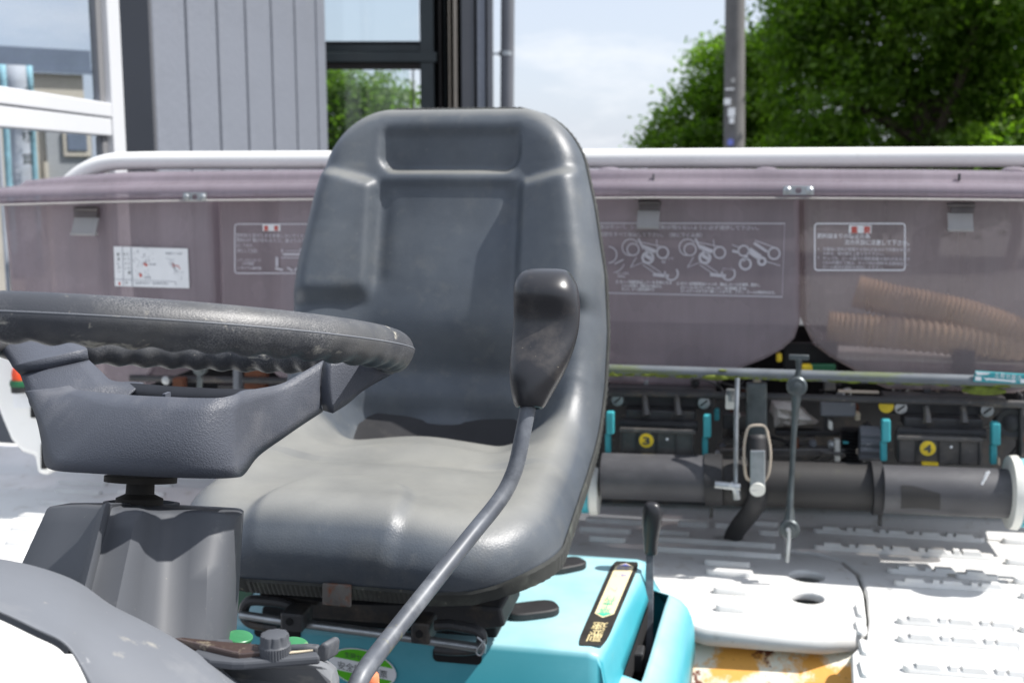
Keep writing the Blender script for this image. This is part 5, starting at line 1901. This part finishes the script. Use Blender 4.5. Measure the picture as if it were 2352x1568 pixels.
# teal arrow sticker on the bar
p = [W(x, y, 1.962) for x, y in ((2242, 853), (2352, 860), (2420, 868), (2420, 888), (2352, 882), (2236, 876))]
sk = obj('bar_sticker', B().prism(p, (0, 0.008, 0)), M['teal_clip'], sb, smooth=False)
bb = B()
for pts in (((2258, 866), (2268, 869), (2268, 867.5), (2326, 873), (2326, 871), (2336, 876), (2325, 879), (2325, 877), (2268, 872), (2268, 875)), ((2240, 853), (2276, 856), (2268, 860), (2244, 861)), ((2240, 864), (2254, 865), (2254, 874), (2240, 873)), ((2344, 870), (2360, 871), (2360, 880), (2344, 879))):
    bb.poly([W(x, y, 1.9612) for x, y in pts])
put_text(bb, '土寄せ高さ', W(2284, 865, 1.9608), Vector((1, 0, -0.1)).normalized(), (0, 0, 1), 0.010, 0.042)
obj('print', bb, M['paper'], sk, smooth=False)

# ---- adjusting links
lk = [W(1835, 822, 1.90), W(1834, 850, 1.90), W(1832, 872, 1.90)]
bb = B().tube(lk, [0.006, 0.0045, 0.0075], 10)
p = W(1835, 820, 1.90)
bb.box(p + Vector((-0.016, -0.005, -0.004)), p + Vector((0.016, 0.005, 0.004)))
bb.tube([W(1829, 900, 1.90), W(1827, 940, 1.90), W(1823, 1000, 1.90), W(1818, 1100, 1.89), W(1814, 1160, 1.885), W(1813, 1200, 1.88)], [0.0095, 0.0064, 0.0050, 0.0050, 0.0062, 0.0105], 10)
lnk = obj('adjusting_link', bb, M['link'], mc, bevel=0.001)
for (x, y, w_) in ((1830, 887, 1.895), (1813, 1214, 1.875)):
    e = obj('link_eye', B().lathe(W(x, y, w_), (0, -1, 0), [(0.0165, -0.006), (0.0168, 0.003), (0.0145, 0.0055), (0.008, 0.006), (0.0078, 0.009), (0.003, 0.010)], 24), M['link'], lnk)
obj('link_pin', B().tube(catmull([W(x, y, 1.862) for x, y in ((1806, 1216), (1812, 1219), (1811, 1250), (1808, 1290))], 4), 0.0034, 8), M['steel'], lnk)
bb = B().tube([W(1694, 868, 1.94), W(1691, 960, 1.92), W(1690, 1145, 1.89)], 0.0042, 10)
bb.tube([W(1642, 1112, 1.89), W(1700, 1118, 1.89)], 0.0068, 12)
bb.tube([W(1676, 1110, 1.89), W(1690, 1122, 1.89), W(1693, 1145, 1.89)], 0.007, 8)
for k in range(7):
    q = W(1679, 896 + k * 4, 1.95)
    bb.lathe(q, (0, 0, 1), [(0.0085, 0), (0.0085, 0.0015)], 10)
obj('adjusting_rod', bb, M['steel'], mc)
q0, q1 = W(1667, 904, 1.955), W(1690, 938, 1.955)
obj('rod_guide', B().box((q0.x, 1.945, q1.z), (q1.x, 1.965, q0.z)), M['capwhite'], mc, smooth=False, bevel=0.002)
# toggle latch: strap, wire bail, bright plate and hose
blk(1714, 880, 1762, 1060, 1.985, 0.02, 'latch_strap', M['link'], mc)
lt = blk(1723, 1034, 1758, 1128, 1.872, 0.004, 'latch_plate', M['steel'], mc, 0.002)
q = W(1740, 1125, 1.872)
obj('latch_tip', B().lathe(q, (0, 1, 0.3), [(0.0128, 0), (0.0128, 0.004)], 20), M['capwhite'], lt)
bl_ = [(1724, 1105), (1712, 1090), (1709, 1030), (1714, 995), (1722, 979), (1745, 976), (1758, 980), (1764, 1000), (1770, 1040), (1766, 1085), (1756, 1105)]
obj('wire_bail', B().tube(catmull([W(x, y, 1.882) for x, y in bl_], 3), 0.0022, 8), M['jamb'], lt)
obj('black_hose', B().tube(catmull([W(1738, 1000, 1.93), W(1740, 1100, 1.905), W(1738, 1150, 1.90), W(1718, 1183, 1.95), W(1698, 1208, 2.02), W(1684, 1232, 2.08), W(1678, 1262, 2.12)], 6), 0.0165, 14), M['black'], mc, angle=180)

# ---- metering units
def unit(x0, sx, y0, num, bolts):
    """one metering unit; x0, y0 is the pixel at its left clip top, sx the pixel scale"""
    def X(v):
        return x0 + v * sx
    bm_ = blk(X(-8), y0 - 52, X(270), y0 - 8, 2.02, 0.04, 'metering_unit', M['dark'], mc, sk=7)
    for v in bolts:
        q = W(X(v), y0 - 23 + v * 0.03, 2.012)
        s_ = obj('slotted_screw', B().lathe(q, (0, -1, 0), [(0.0118, -0.004), (0.0118, 0.002), (0.0102, 0.0045), (0.001, 0.005)], 20), M['steel'], bm_)
        obj('screw_slot', B().obox(q + Vector((0, -0.0052, 0)), Vector((0.006, 0, 0.005)), (0, 0.0005, 0), Vector((-0.0009, 0, 0.0011))), M['void'], s_, smooth=False)
    blk(X(40), y0 + 0, X(218), y0 + 25, 1.99, 0.05, 'upper_block', M['dark'], bm_, sk=5)
    for v in (88, 170):
        a_ = W(X(v), y0 - 36, 2.0)
        c_ = W(X(v + 6), y0 + 14, 1.975)
        bb_ = B().tube([a_, a_.lerp(c_, 0.6) + Vector((0, -0.004, 0)), c_], [0.005, 0.006, 0.008], 6)
        obj('finger', bb_, M['smoke'], bm_)
    obj('brush_roll', B().tube([W(X(24), y0 + 32, 1.985), W(X(224), y0 + 38, 1.978)], 0.009, 14), M['black'], bm_)
    bx_ = blk(X(26), y0 + 42, X(214), y0 + 106, 1.965, 0.05, 'clear_box', M['smoke'], bm_, 0.003, sk=6)
    blk(X(24), y0 + 42, X(218), y0 + 52, 1.957, 0.02, 'box_lip', M['smoke'], bm_, 0.002, sk=6)
    for v in (28, 66, 118, 166, 208):
        blk(X(v), y0 + 54 + v * .03, X(v + 3), y0 + 104 + v * .03, 1.960, 0.006, 'box_rib', M['dark'], bx_, 0.0008)
    q = W(X(93), y0 + 71, 1.956)
    bd = obj('number_badge', B().lathe(q, (0, -1, 0), [(0.0148, -0.006), (0.0148, 0.0), (0.0005, 0.0002)], 28), M['ink'], bx_)
    obj('badge_face', B().lathe(q + Vector((0, -0.0012, 0)), (0, -1, 0), [(0.0128, 0), (0.0005, 0.0001)], 28), M['yellow'], bd)
    bb_ = B()
    put_text(bb_, num, q + Vector((-0.0062 if num == '3' else -0.0066, -0.002, -0.0066)), (1, 0, 0), (0, 0, 1), 0.0185, 0.0125, 0.03)
    obj('numeral', bb_, M['ink'], bd, smooth=False)
    q = W(X(146), y0 + 68, 1.958)
    obj('stud', B().lathe(q, (0, -1, 0), [(0.0026, 0), (0.002, 0.002)], 10), M['paper'], bx_)
    for v in (0, 248):
        y = y0 + 6 + v * 0.03
        c1_ = blk(X(v - 10), y, X(v + 10), y + 52, 1.955, 0.02, 'turquoise_clip', M['teal_clip'], bm_, 0.003)
        blk(X(v - 13), y + 50, X(v + 2), y + 96, 1.965, 0.015, 'clip_tail', M['teal_clip'], c1_, 0.003)
    q = W(X(100), y0 + 107, 1.955)
    obj('yellow_tab', B().box(q + Vector((-0.014, 0, -0.003)), q + Vector((0.012, 0.01, 0.002))), M['yellow'], bm_, smooth=False)
    return bm_


unit(1401, 0.90, 940, '3', (20, 240))
unit(2036, 1.02, 958, '4', (32, 226))
q = W(2036, 932, 2.0)
obj('number_badge', B().lathe(q, (0, -1, 0), [(0.0125, -0.006), (0.0122, 0.0), (0.0005, 0.0002)], 28), M['yellow'], mc)
# planting unit backing behind everything, its shade put into the near-black colour
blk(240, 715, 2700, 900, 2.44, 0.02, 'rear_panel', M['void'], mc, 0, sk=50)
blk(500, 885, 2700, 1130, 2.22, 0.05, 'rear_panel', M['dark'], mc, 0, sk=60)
blk(1650, 1030, 2015, 1048, 2.05, 0.03, 'cross_member', M['smoke'], mc)
blk(1780, 988, 1990, 1000, 2.10, 0.03, 'cross_member', M['dark'], mc, sk=4)
blk(1660, 955, 1720, 1000, 2.09, 0.04, 'cable_block', M['smoke'], mc)
blk(1885, 924, 1966, 956, 2.03, 0.02, 'grey_plate', M['cowl'], mc, sk=1)
blk(1893, 868, 1920, 898, 2.05, 0.02, 'bracket', M['smoke'], mc)
blk(1893, 905, 1915, 990, 2.05, 0.02, 'bracket', M['dark'], mc)
blk(1925, 860, 2000, 884, 2.10, 0.02, 'bracket', M['void'], mc)
blk(1925, 896, 2020, 902, 2.03, 0.01, 'copper_pipe', M['jamb'], mc, 0.002, sk=3)
bb = B()
for k in range(10):
    q = W(1955, 988 + k * 8, 2.06)
    bb.lathe(q, (0, 0, 1), [(0.014, 0), (0.020, 0.002), (0.014, 0.005)], 12)
obj('bellows', bb, M['black'], mc)
bb = B()
rings = []
q = W(1996, 1017, 2.03)
for (t_, rr_) in ((-0.017, 0.7), (-0.0165, 1.0), (0.0165, 1.0), (0.017, 0.7)):
    rings.append([q + Vector((t_, 0.030 * rr_ * math.cos(2 * math.pi * k / 48) * (1 if (k // 2) % 2 else 0.86), 0.030 * rr_ * math.sin(2 * math.pi * k / 48) * (1 if (k // 2) % 2 else 0.86))) for k in range(48)])
obj('drive_gear', bb.loft(rings, True, True), M['cowl'], mc, angle=25)
for (x0, y0, x1, y1, m_, nm) in ((1917, 1010, 1930, 1060, 'capwhite', 'white_guide'), (1936, 1014, 1950, 1020, 'teal_clip', 'teal_key'), (1966, 1030, 1982, 1044, 'jamb', 'brass_bush'), (1640, 940, 1652, 966, 'teal_clip', 'teal_key'), (1660, 950, 1690, 985, 'dark', 'cable_socket'), (2316, 938, 2352, 985, 'steel', 'side_bracket'), (1964, 948, 1976, 966, 'tan', 'tag')):
    blk(x0, y0, x1, y1, 2.04, 0.02, nm, M[m_], mc, 0.002)
q = W(2325, 970, 2.02)
obj('side_pulley', B().lathe(q, (-0.3, -1, 0), [(0.028, 0), (0.030, 0.004), (0.024, 0.008), (0.016, 0.006), (0.010, 0.010), (0.003, 0.011)], 24), M['dark'], mc)
blk(2342, 905, 2352, 1060, 2.0, 0.03, 'side_post', M['dark'], mc)
blk(1730, 862, 1748, 940, 1.99, 0.02, 'strap_top', M['jamb'], mc)
blk(1858, 836, 1920, 858, 2.06, 0.01, 'dark_green_rib', M['dgreen'], mc)
blk(1842, 838, 1866, 858, 2.055, 0.02, 'yellow_rib', M['yellow'], mc)
blk(1783, 812, 1796, 832, 2.06, 0.02, 'yellow_rib', M['yellow'], mc)
blk(1800, 788, 1925, 860, 2.075, 0.02, 'gap_shade_block', M['void'], mc)  # black block added to darken the gap between two hoppers
for (x, y) in ((1686, 892),):
    pass
random.seed(21)
clut = [(1660, 1720, 880, 1010), (1770, 1990, 985, 1050), (1900, 2020, 880, 1050), (1640, 1720, 1000, 1050), (2255, 2350, 900, 1060), (1400, 1640, 868, 890), (2040, 2260, 880, 905)]
for k in range(64):
    xa, xb, ya, yb = clut[k % len(clut)]
    x, y = random.uniform(xa, xb), random.uniform(ya, yb)
    w_ = random.uniform(2.03, 2.12)
    m_ = M[random.choice(['steel', 'dark', 'smoke', 'rustdark', 'black', 'jamb', 'cowl', 'dark', 'black', 'capwhite'])]
    kind_ = k % 3
    if kind_ == 0:
        blk(x, y, x + random.uniform(5, 18), y + random.uniform(8, 34), w_, 0.02, 'small_bracket', m_, mc, 0.002, sk=random.uniform(-4, 4))
    elif kind_ == 1:
        q = W(x, y, w_)
        obj('bolt', B().lathe(q, (0, -1, 0), [(0.007, -0.01), (0.007, 0.003), (0.004, 0.003), (0.004, 0.008), (0.0005, 0.0085)], 8), m_, mc, smooth=False)
    else:
        pts = [W(x + random.uniform(-50, 50), y + random.uniform(-30, 30), w_ + random.uniform(-0.03, 0.03)) for _ in range(4)]
        obj('cable', B().tube(catmull(pts, 6), random.uniform(0.0015, 0.0035), 7), M[random.choice(['black', 'dark', 'smoke', 'steel'])], mc, angle=180)
# left-hand part seen under the wheel: eye bolt, screw, braces
e = obj('eye_bolt', B().lathe(W(459, 846, 1.97), (0, -1, 0), [(0.0135, -0.008), (0.0135, 0.004), (0.008, 0.0045), (0.0075, 0.009), (0.002, 0.010)], 22), M['link'], mc)
obj('eye_shank', B().tube([W(459, 862, 1.97), W(457, 960, 1.97)], 0.0055, 10), M['link'], e)
blk(534, 838, 548, 960, 1.98, 0.02, 'brace', M['cowl'], mc)
blk(560, 838, 610, 900, 2.05, 0.02, 'brown_bracket', M['rustdark'], mc)
q = W(382, 873, 2.0)
obj('slotted_screw', B().lathe(q, (0, -1, 0), [(0.009, 0), (0.008, 0.004), (0.001, 0.005)], 16), M['steel'], mc)
blk(395, 868, 420, 905, 2.02, 0.02, 'bracket', M['rustdark'], mc)

# ---- horizontal air pipes with collars and end caps
AR = 0.0405


def pipe(x0, y0, x1, y1, w_, r, m_, name):
    return obj(name, B().tube([W(x0, y0, w_), W(x1, y1, w_)], r, 28), m_, mc, angle=50)


pl_ = pipe(1384, 1092, 1622, 1099, 1.945, AR, M['roller'], 'air_pipe')
pm_ = pipe(1640, 1106, 2012, 1119, 1.955, AR * 1.0, M['roller_dark'], 'air_pipe')
pr_ = pipe(2026, 1122, 2318, 1133, 1.93, AR, M['roller'], 'air_pipe')
pipe(700, 1068, 1300, 1088, 1.96, AR, M['roller_dark'], 'air_pipe')
for (x, y, dx, prn) in ((1640, 1102, 22, pm_), (2014, 1120, 14, pm_)):
    a_, c_ = W(x - dx, y, 1.945), W(x + dx, y, 1.945)
    obj('pipe_collar', B().lathe(a_, c_ - a_, [(AR * 0.9, 0), (AR * 1.13, 0.001), (AR * 1.13, (c_ - a_).length - 0.002), (AR * 0.9, (c_ - a_).length)], 32), M['black'], prn)
    q = W(x + (8 if x > 1900 else -6), y + 62, 1.94)
    obj('collar_tab', B().box(q + Vector((-0.003, 0, -0.02)), q + Vector((0.003, 0.006, 0.02))), M['black'], prn, smooth=False)
for (x, y, sgn, w_, prn) in ((2320, 1130, 1, 1.925, pr_), (1372, 1128, -1, 1.95, pl_)):
    a_ = W(x, y, w_)
    rr_ = 0.060 if sgn > 0 else 0.042
    cp = obj('end_cap', B().lathe(a_, (sgn, 0, 0), [(AR * 0.96, -0.004), (rr_, -0.003), (rr_ * 1.02, 0.006), (rr_ * 1.02, 0.009), (rr_ * 0.94, 0.012), (0.01, 0.014)], 32), M['capwhite'], prn)
    obj('cap_cover', B().lathe(a_ + Vector((sgn * 0.0125, 0, 0)), (sgn, 0, 0), [(rr_ * 0.90, 0), (rr_ * 0.94, 0.004), (rr_ * 0.94, 0.03), (0.01, 0.034)], 28), M['teal'], cp)
# darker patch on the right pipe
bb = B()
rows = []
for x in np.linspace(2062, 2150, 8):
    col_ = []
    f = (x - 2062) / 88
    for yy in np.linspace(-24 + 20 * max(f - 0.3, 0), 30 - 4 * math.sin(f * 3), 8):
        p = W(x, 1124 + f * 4 + yy, 1.93)
        dz = p.z - W(x, 1124 + f * 4, 1.93).z
        if abs(dz) < AR:
            col_.append(Vector((p.x, 1.93 - math.sqrt((AR + 0.0006) ** 2 - dz * dz), p.z)))
        else:
            col_.append(p)
    rows.append(col_)
obj('dark_patch', bb.grid(rows), M['roller_dark'], pr_)
bb = B().tube([W(2262, 1100, 1.885), W(2268, 1084, 1.885)], 0.0025, 6).tube([W(2255, 1112, 1.885), W(2272, 1082, 1.885)], 0.002, 6)
obj('paint_scrape', bb, M['paper'], pr_)

# ---- white side fender with the red marker lamp at the far left
fo = [W(x, y, 1.95) for x, y in ((-120, 812), (60, 806), (110, 815), (125, 960), (122, 1060), (112, 1094), (82, 1090), (76, 1048), (48, 1040), (22, 1012), (0, 960), (-30, 880), (-60, 850), (-120, 840))]
fen = obj('side_fender', B().prism(fo, (0, 0.20, 0)), M['white'], mc, angle=30, bevel=0.012, bseg=4)
a, c = W(28, 890, 1.945), W(78, 938, 1.945)
obj('paper_patch', B().box((a.x, 1.945, c.z), (c.x, 1.9495, a.z)), M['paper'], fen, smooth=False)
q = W(44, 872, 1.93)
lm = obj('marker_lamp', B().lathe(q, (0, 0, 1), [(0.013, 0), (0.0135, 0.012), (0.0115, 0.022), (0.006, 0.027), (0.001, 0.028)], 22), M['redlamp'], fen)
obj('lamp_ring', B().lathe(q - UZ * 0.006, (0, 0, 1), [(0.017, -0.006), (0.018, 0), (0.016, 0.006)], 22), M['dgreen'], lm)
obj('lamp_base', B().lathe(q - UZ * 0.024, (0, 0, 1), [(0.016, 0), (0.016, 0.013)], 18), M['black'], lm)
blk(68, 890, 96, 960, 1.94, 0.008, 'fender_slot', M['void'], fen, 0.003)
blk(92, 1018, 106, 1078, 1.94, 0.008, 'fender_slot', M['void'], fen, 0.003)
# wheels under the machine
def tyre(c, r, wd_):
    t_ = obj('wheel', B().lathe(Vector(c) - UX * wd_ / 2, UX, [(r * 0.55, 0), (r * 0.92, 0), (r, wd_ * 0.2), (r, wd_ * 0.8), (r * 0.92, wd_), (r * 0.55, wd_)], 40), M['black'], mc)
    obj('rim', B().lathe(Vector(c) - UX * wd_ * 0.35, UX, [(r * 0.54, 0), (r * 0.50, wd_ * 0.2), (0.05, wd_ * 0.35), (0.05, wd_ * 0.6), (0.01, wd_ * 0.62)], 28), M['white'], t_)


for ux, wy, rd_ in ((-0.90, 1.55, 0.27), (0.12, 1.55, 0.27), (-0.90, 0.60, 0.25), (0.12, 0.60, 0.25)):
    tyre((ux, wy, rd_), rd_, 0.09)
bb = B().tube([(-0.90, 0.60, 0.25), (0.12, 0.60, 0.25)], 0.03, 10).tube([(-0.90, 1.55, 0.27), (0.12, 1.55, 0.27)], 0.035, 10).box((-0.62, 0.30, 0.34), (-0.17, 0.62, 0.88))
obj('axle_housing', bb, M['dark'], mc, bevel=0.01)

# ---- crumpled plastic film caught between the links
rg = np.random.default_rng(4)
bag_px = [(1770, 925), (1800, 918), (1830, 924), (1852, 945), (1870, 960), (1884, 978), (1850, 982), (1810, 984), (1776, 980), (1766, 950)]
cb = W(1815, 955, 2.10)
wpos = Vector((cb.x * CA + cb.y * SA, -cb.x * SA + cb.y * CA, cb.z))
bb = B()
rings = []
for k_, (f, d) in enumerate(((1.0, 0.03), (0.86, 0.0), (0.6, -0.018), (0.32, -0.012), (0.08, -0.02))):
    rings.append([(W(x, y, 2.10) - cb) * f * (1 + 0.10 * rg.normal()) + Vector((0, d + 0.008 * rg.normal(), 0)) for x, y in bag_px])
bb.loft(rings, True, True)
me = mesh_of('plastic_bag', bb, Vector((0, 0, 0)), True, 30)
me.materials.append(M['bag'])
o = bpy.data.objects.new('plastic_bag', me)
COL.objects.link(o)
o.location = wpos
o.rotation_euler = (0, 0, -YAW)
o['label'] = 'crumpled pale plastic bag stuck in the dark mechanism below the hoppers'
o['category'] = 'plastic bag'


# ---- keep the tree of parts to thing > part > sub-part
def chain(o):
    c = [o]
    while c[-1].parent:
        c.append(c[-1].parent)
    return c


for o in list(SC.objects):
    c = chain(o)
    if len(c) > 3:
        par = c[-2]
        o.parent = par
        o.location = OFF[o.name] - OFF[par.name]
